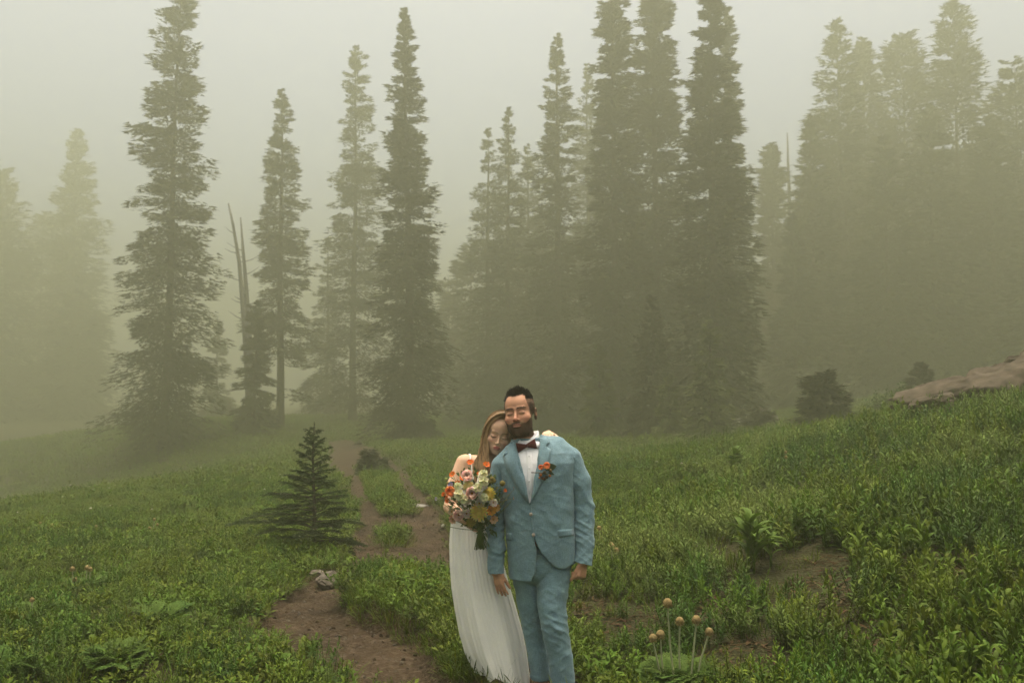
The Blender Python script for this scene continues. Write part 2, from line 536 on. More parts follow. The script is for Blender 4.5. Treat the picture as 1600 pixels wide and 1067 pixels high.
def conifer(name, x, y, ztop, rb, label, seed=1, ragged=0.3, start=0.03, lean=(0, 0), per_m=20, spray=0.29, m_spray=92,
            droop=0.35, expo=0.75, mat=None, group=None, bare=None, shape=None):
    rg = np.random.default_rng(seed)
    z0 = gz1(x, y)
    H = ztop - z0
    root = empty(name, (x, y, z0 - 0.15))
    tag(root, label, 'tree', group)
    B = int(H * per_m / 1.32)
    t = start + (1 - start) * rg.random(B) ** 0.93
    az = rg.random(B) * 2 * math.pi
    # clumps: lumpy radius over height and bearing
    lump = fbm(t * H * 0.75 + seed * 3.1, np.cos(az) * 1.3 + 5, np.sin(az) * 1.3 + seed, seed=seed, oct=3)
    lump = np.clip((lump - 0.5) * 2.6 * ragged + 1.0, 0.12, 1.6)
    prof = (1 - t) ** expo
    prof *= sstep(-0.03, 0.10, t) * 0.35 + 0.65
    if shape is not None:
        prof = np.interp(t, [s[0] for s in shape], [s[1] for s in shape])
    Lb = rb * prof * lump * (0.62 + 0.52 * rg.random(B) ** 1.3) + 0.12
    keep = rg.random(B) < np.clip(0.45 + lump * 0.6, 0, 1)
    if bare is not None:
        for b0, b1, side in bare:
            keep &= ~((t > b0) & (t < b1) & (rg.random(B) < 0.88))
    t, az, Lb = t[keep], az[keep], Lb[keep]
    B = len(t)
    up = 0.45 * t - 0.05 + 0.12 * rg.standard_normal(B)
    dr = droop * (1.15 - 0.8 * t) * (0.7 + 0.6 * rg.random(B))
    ns = np.clip((m_spray * (0.35 + Lb / max(rb, 0.1))).astype(int), 8, 130)
    bi = np.repeat(np.arange(B), ns)
    n = len(bi)
    s = 0.12 + 0.88 * rg.random(n) ** 0.75
    L = Lb[bi]; a = az[bi]
    rad = L * s * 1.08
    hgt = L * (up[bi] * s - dr[bi] * s ** 2 + 0.18 * np.clip(s - 0.65, 0, 1))
    # foliage hangs below the bough in uneven curtains
    hgt = hgt - rg.random(n) ** 1.4 * (0.10 + 0.26 * L) * (0.5 + 0.8 * rg.random(B)[bi])
    # sideways spread of the branch fan, widest at two thirds
    lat = (rg.random(n) - 0.5) * L * 0.75 * np.sin(np.pi * np.clip(s * 0.9, 0, 1))
    ca, sa = np.cos(a), np.sin(a)
    lx = lean[0] * (t[bi] ** 1.5); ly = lean[1] * (t[bi] ** 1.5)
    P = np.stack([ca * rad - sa * lat + lx, sa * rad + ca * lat + ly, 0.15 + t[bi] * H + hgt], 1)
    # spray direction: outward, fanned, hanging
    fan = np.sign(lat) * (0.2 + 0.9 * rg.random(n)) * (1 - 0.6 * s)
    da = a + fan
    hang = -0.25 - 0.5 * rg.random(n) + 0.55 * t[bi]
    D = np.stack([np.cos(da), np.sin(da), hang], 1)
    D /= np.linalg.norm(D, axis=1, keepdims=True)
    S = np.stack([-np.sin(da), np.cos(da), rg.standard_normal(n) * 0.5], 1)
    S /= np.linalg.norm(S, axis=1, keepdims=True)
    ln = spray * (0.55 + 0.9 * rg.random(n)) * (0.55 + 0.45 * np.clip(L / (0.6 * rb + 0.01), 0, 1))
    wd = ln * (0.26 + 0.20 * rg.random(n))
    dn = np.zeros((n, 3)); dn[:, 2] = -wd * 0.5
    p0 = P - D * (ln * 0.35)[:, None]
    p1 = P + S * wd[:, None] + dn
    p2 = P + D * (ln * 0.75)[:, None]
    p3 = P - S * wd[:, None] + dn
    V = np.stack([p0 + (p1 - P) * 0.55, p2, p0 + (p3 - P) * 0.55], 1).reshape(-1, 3)
    T = np.arange(n * 3).reshape(-1, 3)
    tone = np.clip(0.78 + 0.4 * rg.random(B)[bi] + 0.2 * (rg.random(n) - 0.5), 0.4, 1.4)
    col = np.repeat(np.stack([tone * (0.95 + 0.2 * s), tone, tone * 0.95], 1), 3, axis=0)
    # leader shoot at the tip
    link('crown', np_mesh('crown', V, T, mat or M_fir, False, col), root)
    tb = MB()
    hh = np.linspace(0, 1, 14)
    r0 = (0.0105 if H < 25 else 0.0085) * H + 0.03
    rad_ = r0 * (1 - hh) ** 0.85 + 0.012
    rad_[0] *= 1.35
    pts = np.stack([lean[0] * hh ** 1.5 + 0.04 * np.sin(hh * 9 + seed), lean[1] * hh ** 1.5 + 0.04 * np.cos(hh * 7 + seed), hh * (H + 0.1)], 1)
    pts[0, :2] = 0
    tb.tube(pts, rad_, 8)
    # a few bare limbs that show in the gaps
    for i in rg.choice(B, min(B, int(12 + H)), replace=False):
        q = np.linspace(0, 0.8, 4)
        tb.tube(np.stack([math.cos(az[i]) * Lb[i] * q + lean[0] * t[i] ** 1.5, math.sin(az[i]) * Lb[i] * q + lean[1] * t[i] ** 1.5,
                          0.15 + t[i] * H + Lb[i] * (up[i] * q - dr[i] * q ** 2)], 1), [0.03, 0.025, 0.018, 0.01], 4, cap=False)
    tb.build('trunk', M_bark, root)
    return root


def place(px, Y, ptop):
    """ground position under pixel column px at depth Y and the height of a top seen at pixel row ptop"""
    Y = YF(Y)
    return W(px, 640, Y)[0], Y, W(px, ptop, Y)[2]


def half(wpx, Y):
    return wpx / FPX * YF(Y)


GT = 'tall conifers standing in the fog'
TREES = [
    # px, Y, top row, half width px, kwargs, label
    (258, 40, -45, 74, dict(seed=11, ragged=0.75, lean=(0.35, 0), expo=0.62, per_m=26), 'huge shaggy fir left of the leaning dead snag, its tip above the picture'),
    (338, 60, 500, 26, dict(seed=12, ragged=0.4), 'small faint fir half hidden behind the huge shaggy fir'),
    (437, 46, 140, 50, dict(seed=13, ragged=0.85, lean=(-0.2, 0), bare=[(0.0, 0.22, 1)], expo=0.6, per_m=24), 'ragged fir with bare lower trunk right beside the leaning dead snag'),
    (398, 42, 470, 30, dict(seed=14, ragged=0.6, expo=0.5), 'short bushy fir at the foot of the leaning dead snag'),
    (551, 51, 72, 50, dict(seed=15, ragged=0.95, start=0.05, expo=0.55, per_m=20), 'pale gappy fir just behind the dense dark spire beside the trail'),
    (510, 58, 372, 40, dict(seed=16, ragged=0.4), 'faint pointed fir between the ragged fir and the gappy fir'),
    (640, 38, 12, 66, dict(seed=17, ragged=0.55, lean=(-0.42, 0), expo=0.8, per_m=32), 'dense dark spire fir standing alone beside the trail'),
    (762, 50, 200, 72, dict(seed=18, ragged=0.4, expo=0.85), 'broad fir behind the couple with a second tip close by'),
    (794, 48, 165, 58, dict(seed=19, ragged=0.4, expo=0.8), 'narrow pointed fir rising from the broad fir behind the couple'),
    (825, 54, 225, 60, dict(seed=20, ragged=0.5), 'shorter fir filling the gap behind the groom'),
    (872, 44, 52, 62, dict(seed=21, ragged=0.6, expo=0.75, per_m=24), 'tall fir directly above the groom with layered drooping boughs'),
    (920, 54, 100, 55, dict(seed=22, ragged=0.5), 'faint fir tip showing between the fir above the groom and the twin giants'),
    (962, 39, -70, 52, dict(seed=23, ragged=0.5, expo=0.5, per_m=28), 'left one of the twin giant firs, crown narrow as a column'),
    (1028, 40, -80, 58, dict(seed=24, ragged=0.5, expo=0.5, per_m=28), 'right one of the twin giant firs, crown wide and drooping'),
    (1118, 35, -45, 76, dict(seed=25, ragged=0.4, expo=0.7, per_m=34, droop=0.5), 'dark giant fir with spiky drooping boughs behind the small yellow green fir'),
    (1146, 41, 12, 50, dict(seed=26, ragged=0.4, expo=0.7), 'slender second tip close behind the dark giant fir'),
    (1000, 46, 300, 70, dict(seed=27, ragged=0.4), 'middle sized fir filling in behind the twin giant firs'),
    (1212, 60, 225, 34, dict(seed=28, ragged=0.7, expo=0.45), 'blunt faint fir alone in the gap beside the dead spike'),
    (1322, 55, 30, 78, dict(seed=29, ragged=0.4, expo=0.62), 'first tall fir of the dark wood behind the rock'),
    (1362, 60, 58, 70, dict(seed=30, ragged=0.4, expo=0.6), 'thin topped fir of the dark wood behind the rock'),
    (1425, 58, 52, 84, dict(seed=31, ragged=0.45, expo=0.45), 'broad topped fir of the dark wood behind the rock'),
    (1508, 54, 3, 86, dict(seed=32, ragged=0.45, expo=0.55, per_m=24), 'tallest fir of the dark wood behind the rock'),
    (1604, 52, 88, 80, dict(seed=33, ragged=0.45, expo=0.5), 'wide boughed fir at the far end of the dark wood behind the rock'),
    (1275, 52, 180, 56, dict(seed=34, ragged=0.4), 'outer fir of the dark wood facing the gap'),
    (1245, 50, 330, 46, dict(seed=35, ragged=0.4), 'low fir on the rim of the dark wood facing the gap'),
    (1392, 50, 210, 80, dict(seed=36, ragged=0.4), 'mid height fir inside the dark wood'),
    (1465, 50, 160, 84, dict(seed=37, ragged=0.4), 'bushy fir deep inside the dark wood'),
    (1560, 50, 180, 84, dict(seed=38, ragged=0.4), 'mid height fir near the far end of the dark wood'),
    (1680, 55, 60, 90, dict(seed=39, ragged=0.4), 'fir closing off the dark wood up the slope'),
    (1650, 46, 260, 80, dict(seed=40, ragged=0.4), 'lower fir closing off the dark wood up the slope'),
    (-8, 92, 265, 70, dict(seed=41, ragged=0.7, expo=0.4), 'blurred broad fir far off in the thickest fog'),
    (58, 102, 330, 90, dict(seed=42, ragged=0.6, expo=0.5), 'blurred low fir far off in the thickest fog'),
    (108, 95, 200, 70, dict(seed=43, ragged=0.6, expo=0.6), 'palest fir tip far off in the thickest fog'),
    (-80, 84, 180, 90, dict(seed=44, ragged=0.6, expo=0.5), 'large dim fir where the fog is thickest'),
    (120, 88, 455, 58, dict(seed=45, ragged=0.6, expo=0.4), 'low dim fir with one long bough in the thickest fog'),
]
for px, Y, top, hw, kw, lab in TREES:
    x, y, zt = place(px, Y, top)
    kw = dict(kw)
    if px < 200: Y *= 1.0
    elif px > 1190: hw *= 1.2; kw['per_m'] = 24; kw['spray'] = 0.50; kw['m_spray'] = 60
    else: hw *= 1.12
    x, y, zt = place(px, Y, top)
    if px < 200: kw['per_m'] = 20; kw['spray'] = 0.7; kw['m_spray'] = 56
    conifer('fir_tree', x, y, zt, half(hw, Y), lab, group=GT, **kw)

# back row that closes the wood behind the tall firs
_rg = np.random.default_rng(77)
for px, top in [(700, 430), (735, 380), (800, 360), (850, 330), (900, 350), (945, 300), (990, 340), (1040, 310), (1085, 340), (1130, 360), (1165, 420),
                (1195, 440), (1235, 400), (1265, 330), (1300, 270), (1345, 250), (1385, 290), (1440, 240), (1490, 250), (1535, 230), (1585, 260), (1630, 240), (1700, 220), (1760, 200)]:
    Y = (58 if px < 1180 else 62) + 9 * _rg.random()
    x, y, zt = place(px, Y, top)
    conifer('background_fir', x, y, zt, half(66 + 16 * _rg.random(), Y), 'dim fir of the back row in the fog behind ' + ('the broad fir behind the couple' if px < 840 else 'the twin giant firs' if px < 1090 else 'the dark giant fir' if px < 1210 else 'the dark wood by the rock'),
            seed=int(px), ragged=0.4, expo=0.5, per_m=12, spray=0.75, m_spray=40, group='back row of the wood')

# smaller firs in front of the wood
SMALL = [
    (1110, 30.0, 500, 44, dict(seed=51, ragged=0.35, expo=0.85, mat=M_fir_pale, spray=0.2, per_m=60, m_spray=26, droop=0.15), 'small yellow green fir in front of the dark giant fir'),
    (1020, 33.0, 462, 46, dict(seed=52, ragged=0.5, expo=0.8, spray=0.22, per_m=40), 'slim young fir in front of the twin giant firs'),
    (936, 34.5, 540, 36, dict(seed=53, ragged=0.5, expo=0.8, spray=0.22, per_m=40, mat=M_fir_pale), 'short pale young fir in front of the twin giant firs'),
    (1046, 31.5, 585, 26, dict(seed=54, ragged=0.5, expo=0.8, spray=0.2, per_m=45, mat=M_fir_pale), 'thin knee high fir beside the small yellow green fir'),
    (1440, 30.0, 566, 34, dict(seed=55, ragged=0.4, expo=0.8, spray=0.2, per_m=50), 'dim young fir just behind the rock'),
    (1290, 26.0, 582, 52, dict(seed=56, ragged=0.6, expo=0.45, spray=0.2, per_m=70, droop=0.2), 'rounded bushy fir in the hollow in front of the dark wood'),
    (1190, 31.0, 640, 34, dict(seed=57, ragged=0.6, expo=0.4, spray=0.18, per_m=80, droop=0.1), 'low dark fir bush beside the pale stones'),
    (578, 23.5, 703, 17, dict(seed=58, ragged=0.5, expo=0.6, spray=0.11, per_m=190, m_spray=24, droop=0.1), 'tiny fir bush growing between the two ruts of the trail'),
    (596, 24.0, 716, 10, dict(seed=59, ragged=0.5, expo=0.6, spray=0.10, per_m=190, m_spray=20, droop=0.1), 'tiny fir sprout leaning on the fir bush between the ruts'),
]
for px, Y, top, hw, kw, lab in SMALL:
    x, y, zt = place(px, Y, top)
    conifer('young_fir', x, y, zt, half(hw, Y), lab, group='young firs at the edge of the wood', **kw)


# dead snags
def snag(pts, r0, label, limbs, seed):
    rg = np.random.default_rng(seed)
    P = np.array(pts)
    base = P[0].copy()
    root = empty('dead_snag', base)
    tag(root, label, 'dead tree', 'dead snags')
    tb = MB()
    tb.tube(P - base, np.linspace(r0, r0 * 0.22, len(P)), 7)
    tb.build('trunk', M_dead, root)
    for _ in range(limbs):
        i = rg.integers(2, len(P) - 1); f = rg.random()
        a = P[i] * f + P[i - 1] * (1 - f) - base
        d = np.array([rg.choice([-1, 1]) * (0.5 + rg.random()), rg.standard_normal() * 0.5, 0.2 + 0.5 * rg.random()])
        l = 0.3 + 0.6 * rg.random()
        lb = MB(); lb.tube([a, a + d * l * 0.5, a + d * l + np.array([0, 0, 0.1])], [0.035, 0.025, 0.01], 5)
        lb.build('limb', M_dead, root)


Ys = YF(44)
g0 = W(392, 640, Ys); g0[2] = gz1(g0[0], Ys) - 0.1
snag([g0, W(386, 560, Ys), W(380, 480, Ys), W(374, 410, Ys), W(364, 350, Ys), W(357, 318, Ys)], 0.22, 'grey dead snag leaning between two firs', 12, 3)
g0 = W(396, 640, Ys + 0.8); g0[2] = gz1(g0[0], Ys + 0.8) - 0.1
snag([g0, W(391, 540, Ys + 0.8), W(384, 440, Ys + 0.8), W(379, 380, Ys + 0.8), W(376, 340, Ys + 0.8)], 0.2, 'shorter dead spike right behind the leaning snag', 8, 4)
g0 = W(1233, 640, YF(61)); g0[2] = gz1(g0[0], YF(61)) - 0.1
snag([g0, W(1234, 400, YF(61)), W(1233, 300, YF(61)), W(1231, 250, YF(61)), W(1230, 208, YF(61))], 0.25, 'thin dead spike beside the blunt faint fir', 8, 5)


# broadleaf shrubs near the rock
def shrub(px, Y, wpx, hpx, label, seed, mat):
    rg = np.random.default_rng(seed)
    rw, rh = half(wpx, Y), half(hpx, Y)
    Y = YF(Y); q = W(px, 640, Y); z = gz1(q[0], Y)
    root = empty('shrub', (q[0], Y, z)); tag(root, label, 'shrub', 'low shrubs by the rock')
    st = MB(); tips = []
    for i in range(22):
        a = rg.random() * 6.283; r = rw * (0.25 + 0.75 * rg.random()); h = rh * (0.55 + 0.45 * rg.random()) * (1.15 - 0.4 * r / rw)
        e = np.array([math.cos(a) * r, math.sin(a) * r * 0.8, h])
        st.tube([(0, 0, -0.05), e * np.array([0.35, 0.35, 0.55]), e], [0.014, 0.009, 0.003], 4, cap=False)
        tips.append(e)
    st.build('stems', M_bark, root)
    tips = np.array(tips)
    n = 2600
    i = rg.integers(0, len(tips), n)
    f = 0.45 + 0.6 * rg.random(n)
    P = tips[i] * f[:, None] + rg.standard_normal((n, 3)) * 0.09 * min(1, rw)
    P[:, 2] = np.maximum(P[:, 2], 0.02)
    leaf_cloud('leaves', P, 0.06, rg, mat, root)


def leaf_cloud(name, P, size, rg, mat, parent):
    n = len(P)
    D = rg.standard_normal((n, 3)); D[:, 2] = np.abs(D[:, 2]) * 0.5
    D /= np.linalg.norm(D, axis=1, keepdims=True)
    S = np.cross(D, rg.standard_normal((n, 3))); S /= np.linalg.norm(S, axis=1, keepdims=True) + 1e-9
    l = size * (0.6 + 0.8 * rg.random(n))[:, None]
    V = np.stack([P - D * l * 0.5, P + S * l * 0.28, P + D * l * 0.6, P - S * l * 0.28], 1).reshape(-1, 3)
    k = np.arange(n) * 4
    T = np.concatenate([np.stack([k, k + 1, k + 2], 1), np.stack([k, k + 2, k + 3], 1)])
    tn = np.repeat(0.7 + 0.6 * rg.random(n), 4)
    link(name, np_mesh(name, V, T, mat, False, np.stack([tn, tn, tn], 1)), parent)


shrub(1378, 24, 30, 66, 'round leafy shrub at the foot of the rock', 61, M_leaf)
shrub(1420, 22, 28, 70, 'taller leafy shrub touching the end of the rock', 62, M_leaf)
# ================================================================== meadow plants
M_herb = pmat('herb_leaf', (0.076, 0.124, 0.008), 0.62, 0.14, use_col=True, trans=0.25, rnd=0.9)
M_herb_pale = pmat('herb_leaf_pale', (0.105, 0.150, 0.026), 0.65, 0.14, use_col=True, trans=0.25, rnd=0.6)
M_herb_dark = pmat('herb_leaf_dark', (0.046, 0.092, 0.008), 0.6, 0.18, use_col=True, trans=0.2, rnd=0.7)
M_grass = pmat('grass_blade', (0.072, 0.116, 0.008), 0.62, 0.14, use_col=True, trans=0.25, rnd=0.8)
M_fern = pmat('ferny_leaf', (0.060, 0.108, 0.018), 0.7, 0.1, use_col=True, trans=0.2, rnd=0.4)
M_lily = pmat('lily_leaf', (0.080, 0.135, 0.014), 0.6, 0.15, use_col=True, trans=0.25, nscale=30, namt=0.12)
M_head = pmat('seed_head', (0.21, 0.155, 0.068), 0.95, 0.05, nscale=60, namt=0.25, use_col=True)
M_stalk = pmat('seed_stalk', (0.26, 0.27, 0.15), 0.8, 0.1, nscale=30, namt=0.15)
M_petal = pmat('wild_petal', (0.36, 0.34, 0.26), 0.7, 0.2, rnd=0.5)
M_rock = pmat('rock', (0.068, 0.054, 0.038), 0.95, 0.1, nscale=5.0, namt=0.6, bump=1.0, bscale=6, detail=10)
M_stone = pmat('pale_stone', (0.22, 0.205, 0.18), 0.95, 0.15, nscale=6, namt=0.3, bump=0.7, bscale=16)
M_tstone = pmat('trail_stone', (0.13, 0.11, 0.085), 0.95, 0.15, nscale=12, namt=0.35, bump=0.8, bscale=26)
M_litter = pmat('dead_litter', (0.085, 0.055, 0.028), 0.95, 0.05, rnd=0.8)


def leaves(base, direc, side, ln, wd, curl, segs=2):
    """curved lance-shaped leaves; returns verts (n, 2*segs+2... ) and faces"""
    n = len(base)
    dn = np.zeros((n, 3)); dn[:, 2] = -1
    V = []
    prof = [0.35, 1.0, 0.75, 0.4]
    st = np.linspace(0, 1, segs + 2)
    rows = []
    for i, s in enumerate(st):
        c = base + direc * (ln * s)[:, None] + dn * (curl * ln * s * s)[:, None]
        if i == 0 or i == segs + 1:
            rows.append([c])
        else:
            w = wd * (1.0 if segs == 1 else [0.85, 1.0, 0.6][i - 1] if segs == 3 else [1.0, 0.75][i - 1])
            k = side * w[:, None]
            up = np.zeros((n, 3)); up[:, 2] = w * 0.35
            rows.append([c + k + up, c - k + up])
    flat = [r for row in rows for r in row]
    m = len(flat)
    V = np.stack(flat, 1).reshape(-1, 3)
    b = np.arange(n) * m
    T = [np.stack([b, b + 1, b + 2], 1)]
    for i in range(segs - 1):
        o = 1 + 2 * i
        T.append(np.stack([b + o, b + o + 2, b + o + 1], 1)); T.append(np.stack([b + o + 1, b + o + 2, b + o + 3], 1))
    o = 1 + 2 * (segs - 1)
    T.append(np.stack([b + o, b + o + 2, b + o + 1], 1))
    return V, np.concatenate(T), m


def herb_mesh(name, rg, stems, spread, h, nleaf, ll, lw, mat, segs=2, tipc=1.35, topknot=True, upright=0.55):
    Vs, Ts, Cs = [], [], []
    off = 0
    for s in range(stems):
        a = rg.random() * 6.283; r = spread * math.sqrt(rg.random())
        b0 = np.array([math.cos(a) * r, math.sin(a) * r, -0.03])
        hh = h * (0.6 + 0.5 * rg.random()) * (1 - 0.25 * r / spread)
        ln_ = np.array([math.cos(a) * r * 0.7 + rg.standard_normal() * 0.12 * h, math.sin(a) * r * 0.7 + rg.standard_normal() * 0.12 * h, hh])
        n = nleaf
        t = 0.12 + 0.88 * (np.arange(n) + rg.random(n) * 0.5) / n
        P = b0 + np.outer(t, ln_) + np.outer(t * (1 - t), rg.standard_normal(3) * 0.15 * h)
        az = np.arange(n) * 2.4 + rg.random() * 6 + rg.standard_normal(n) * 0.3
        el = upright + 0.75 * t ** 2 + rg.standard_normal(n) * 0.16
        D = np.stack([np.cos(az) * np.cos(el), np.sin(az) * np.cos(el), np.sin(el)], 1)
        S = np.stack([-np.sin(az), np.cos(az), rg.standard_normal(n) * 0.25], 1)
        L = ll * (0.65 + 0.5 * rg.random(n)) * (0.55 + 0.75 * np.sin(np.pi * np.clip(t * 0.86 + 0.08, 0, 1)))
        if topknot:
            L[t > 0.9] *= 0.8
        V, T, m = leaves(P, D, S, L, lw * (0.75 + 0.5 * rg.random(n)) * (L / ll), 0.18 + 0.25 * rg.random(n), segs)
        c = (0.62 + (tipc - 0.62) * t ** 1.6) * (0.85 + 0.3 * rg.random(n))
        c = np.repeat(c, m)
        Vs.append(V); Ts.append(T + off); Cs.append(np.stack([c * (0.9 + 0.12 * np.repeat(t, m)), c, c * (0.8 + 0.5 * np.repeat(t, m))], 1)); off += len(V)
        # stem: three sided tube
        sp = b0 + np.outer(np.linspace(0, 1, 3), ln_)
        sv = []
        for q, p in enumerate(sp):
            rr = 0.004 * (1.2 - 0.35 * q)
            for k in range(3): sv.append(p + np.array([math.cos(k * 2.09) * rr, math.sin(k * 2.09) * rr, 0]))
        st = []
        for q in range(2):
            for k in range(3):
                i, j = q * 3 + k, q * 3 + (k + 1) % 3
                st += [(i, j, j + 3), (i, j + 3, i + 3)]
        Vs.append(np.array(sv)); Ts.append(np.array(st) + off); Cs.append(np.full((9, 3), 0.75)); off += 9
    return np_mesh(name, np.concatenate(Vs), np.concatenate(Ts), mat, True, np.concatenate(Cs))


def grass_mesh(name, rg, n, spread, h, w, mat, lean=0.5):
    a = rg.random(n) * 6.283; r = spread * np.sqrt(rg.random(n))
    base = np.stack([np.cos(a) * r, np.sin(a) * r, np.full(n, -0.02)], 1)
    az = a + rg.standard_normal(n) * 0.8
    el = 1.45 - lean * rg.random(n)
    D = np.stack([np.cos(az) * np.cos(el), np.sin(az) * np.cos(el), np.sin(el)], 1)
    S = np.stack([-np.sin(az), np.cos(az), np.zeros(n)], 1)
    L = h * (0.5 + 0.6 * rg.random(n))
    V, T, m = leaves(base, D, S, L, np.full(n, w) * (0.7 + 0.6 * rg.random(n)), 0.15 + 0.4 * rg.random(n), 3)
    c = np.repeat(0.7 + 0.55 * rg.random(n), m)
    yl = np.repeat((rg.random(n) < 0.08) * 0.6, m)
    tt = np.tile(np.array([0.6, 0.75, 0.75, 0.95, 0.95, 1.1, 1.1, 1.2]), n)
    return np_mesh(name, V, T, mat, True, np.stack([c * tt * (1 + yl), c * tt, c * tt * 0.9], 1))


def fern_leaf_mesh(name, rg, L, mat, pairs=9, arch=0.6):
    """one feathery divided leaf, arching along +X"""
    mb = MB()
    s = np.linspace(0, 1, 8)
    el = 1.15 - arch * 1.5 * s
    pts = np.stack([np.cumsum(np.cos(el)) * L / 8, 0.02 * L * np.sin(s * 5), np.cumsum(np.sin(el)) * L / 8], 1)
    pts -= pts[0]
    mb.tube(pts, np.linspace(0.004, 0.0012, 8), 4, col=(1.1, 1.1, 1.1), cap=False)
    Vs, Ts, off = [], [], 0
    bs, ds, ss, ll = [], [], [], []
    for i in range(pairs):
        t = 0.22 + 0.78 * i / pairs
        p = np.array([np.interp(t, s, pts[:, k]) for k in range(3)])
        e = 1.15 - arch * 1.5 * t
        for sd in (-1, 1):
            pl = L * 0.34 * math.sin(math.pi * (0.18 + 0.8 * t)) + 0.01
            d = np.array([math.cos(e) * 0.6, sd * 0.85, math.sin(e) * 0.6 + 0.12])
            d /= np.linalg.norm(d)
            for q in range(4):      # leaflets along the side rib
                f = 0.25 + 0.75 * q / 3
                for s2 in (-1, 1):
                    dd = d + s2 * np.array([math.cos(e), 0, math.sin(e)]) * 0.7 + rg.standard_normal(3) * 0.1
                    dd /= np.linalg.norm(dd)
                    bs.append(p + d * pl * f); ds.append(dd); ss.append(np.cross(dd, [0, 0, 1]) + 1e-3); ll.append(pl * 0.42 * (1.15 - 0.5 * f))
    bs, ds, ss, ll = np.array(bs), np.array(ds), np.array(ss), np.array(ll)
    ss /= np.linalg.norm(ss, axis=1, keepdims=True)
    V, T, m = leaves(bs, ds, ss, ll, ll * 0.26, np.full(len(bs), 0.2), 2)
    c = np.repeat(0.85 + 0.4 * rg.random(len(bs)), m)
    mb.raw(V, (), T, np.stack([c, c, c], 1))
    return mb.mesh(name, mat, True)


def scatter(name, pts, rot, scl, vid, meshes, label, cat):
    """stuff: one point mesh, geometry nodes put a variant on every point"""
    col = bpy.data.collections.new(name + '_kinds')
    for i, me in enumerate(meshes):
        col.objects.link(bpy.data.objects.new('%s_kind_%02d' % (name, i), me))
    n = len(pts)
    me = bpy.data.meshes.new(name)
    me.vertices.add(n)
    me.vertices.foreach_set('co', np.asarray(pts, np.float32).ravel())
    a = me.attributes.new('rot', 'FLOAT_VECTOR', 'POINT'); a.data.foreach_set('vector', np.asarray(rot, np.float32).ravel())
    a = me.attributes.new('scl', 'FLOAT', 'POINT'); a.data.foreach_set('value', np.asarray(scl, np.float32))
    a = me.attributes.new('vid', 'INT', 'POINT'); a.data.foreach_set('value', np.asarray(vid, np.int32))
    o = link(name, me)
    ng = bpy.data.node_groups.new(name, 'GeometryNodeTree')
    ng.interface.new_socket('Geometry', in_out='INPUT', socket_type='NodeSocketGeometry')
    ng.interface.new_socket('Geometry', in_out='OUTPUT', socket_type='NodeSocketGeometry')
    N, L = ng.nodes, ng.links
    gi, go = N.new('NodeGroupInput'), N.new('NodeGroupOutput')
    ci = N.new('GeometryNodeCollectionInfo')
    ci.inputs['Collection'].default_value = col
    ci.inputs['Separate Children'].default_value = True
    ci.inputs['Reset Children'].default_value = True
    ip = N.new('GeometryNodeInstanceOnPoints')
    ip.inputs['Pick Instance'].default_value = True

    def attr(nm, ty):
        q = N.new('GeometryNodeInputNamedAttribute'); q.data_type = ty; q.inputs['Name'].default_value = nm
        return q.outputs['Attribute']
    L.new(gi.outputs[0], ip.inputs['Points'])
    L.new(ci.outputs[0], ip.inputs['Instance'])
    L.new(attr('vid', 'INT'), ip.inputs['Instance Index'])
    L.new(attr('rot', 'FLOAT_VECTOR'), ip.inputs['Rotation'])
    L.new(attr('scl', 'FLOAT'), ip.inputs['Scale'])
    L.new(ip.outputs[0], go.inputs[0])
    md = o.modifiers.new('scatter', 'NODES'); md.node_group = ng
    tag(o, label, cat, kind='stuff')
    return o


rg = np.random.default_rng(2024)
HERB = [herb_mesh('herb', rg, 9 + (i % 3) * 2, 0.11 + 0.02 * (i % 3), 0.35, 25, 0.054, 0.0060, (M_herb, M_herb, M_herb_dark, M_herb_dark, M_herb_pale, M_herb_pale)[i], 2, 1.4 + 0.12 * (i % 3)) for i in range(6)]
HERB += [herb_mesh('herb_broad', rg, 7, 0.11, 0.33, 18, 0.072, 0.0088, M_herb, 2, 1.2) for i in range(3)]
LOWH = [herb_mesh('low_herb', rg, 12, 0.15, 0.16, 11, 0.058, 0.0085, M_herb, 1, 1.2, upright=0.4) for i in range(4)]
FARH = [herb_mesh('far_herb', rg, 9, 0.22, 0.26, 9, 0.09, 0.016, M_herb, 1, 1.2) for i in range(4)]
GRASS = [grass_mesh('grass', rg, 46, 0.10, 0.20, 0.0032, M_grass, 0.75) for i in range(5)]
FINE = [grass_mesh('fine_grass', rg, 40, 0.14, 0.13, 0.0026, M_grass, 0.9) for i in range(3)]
TRAILX = TRAIL[:, 0]


def jgrid(x0, x1, y0, y1, st, rg):
    xs = np.arange(x0, x1, st); ys = np.arange(y0, y1, st)
    X, Y = np.meshgrid(xs, ys)
    X = X.ravel() + (rg.random(X.size) - 0.5) * st; Y = Y.ravel() + (rg.random(Y.size) - 0.5) * st
    return X, Y


def in_view(x, y, pad=1.5):
    return (np.abs(x) < 0.53 * y + pad) & (y > 2.6)


HOLES = [(ground_hit(px, py)[:2], rx, ry) for px, py, rx, ry in [(1275, 935, 0.30, 0.55), (1330, 1010, 0.28, 0.40), (1170, 1030, 0.34, 0.42), (1110, 960, 0.22, 0.30), (1300, 890, 0.2, 0.35), (1505, 1040, 0.25, 0.3),
                                                                 (1590, 800, 0.15, 0.2), (1480, 900, 0.2, 0.22), (340, 900, 0.3, 0.25), (370, 860, 0.3, 0.2), (270, 985, 0.25, 0.22), (150, 955, 0.2, 0.15), (380, 1020, 0.22, 0.2),
                                                                 (930, 960, 0.3, 0.5), (995, 985, 0.18, 0.4)]]


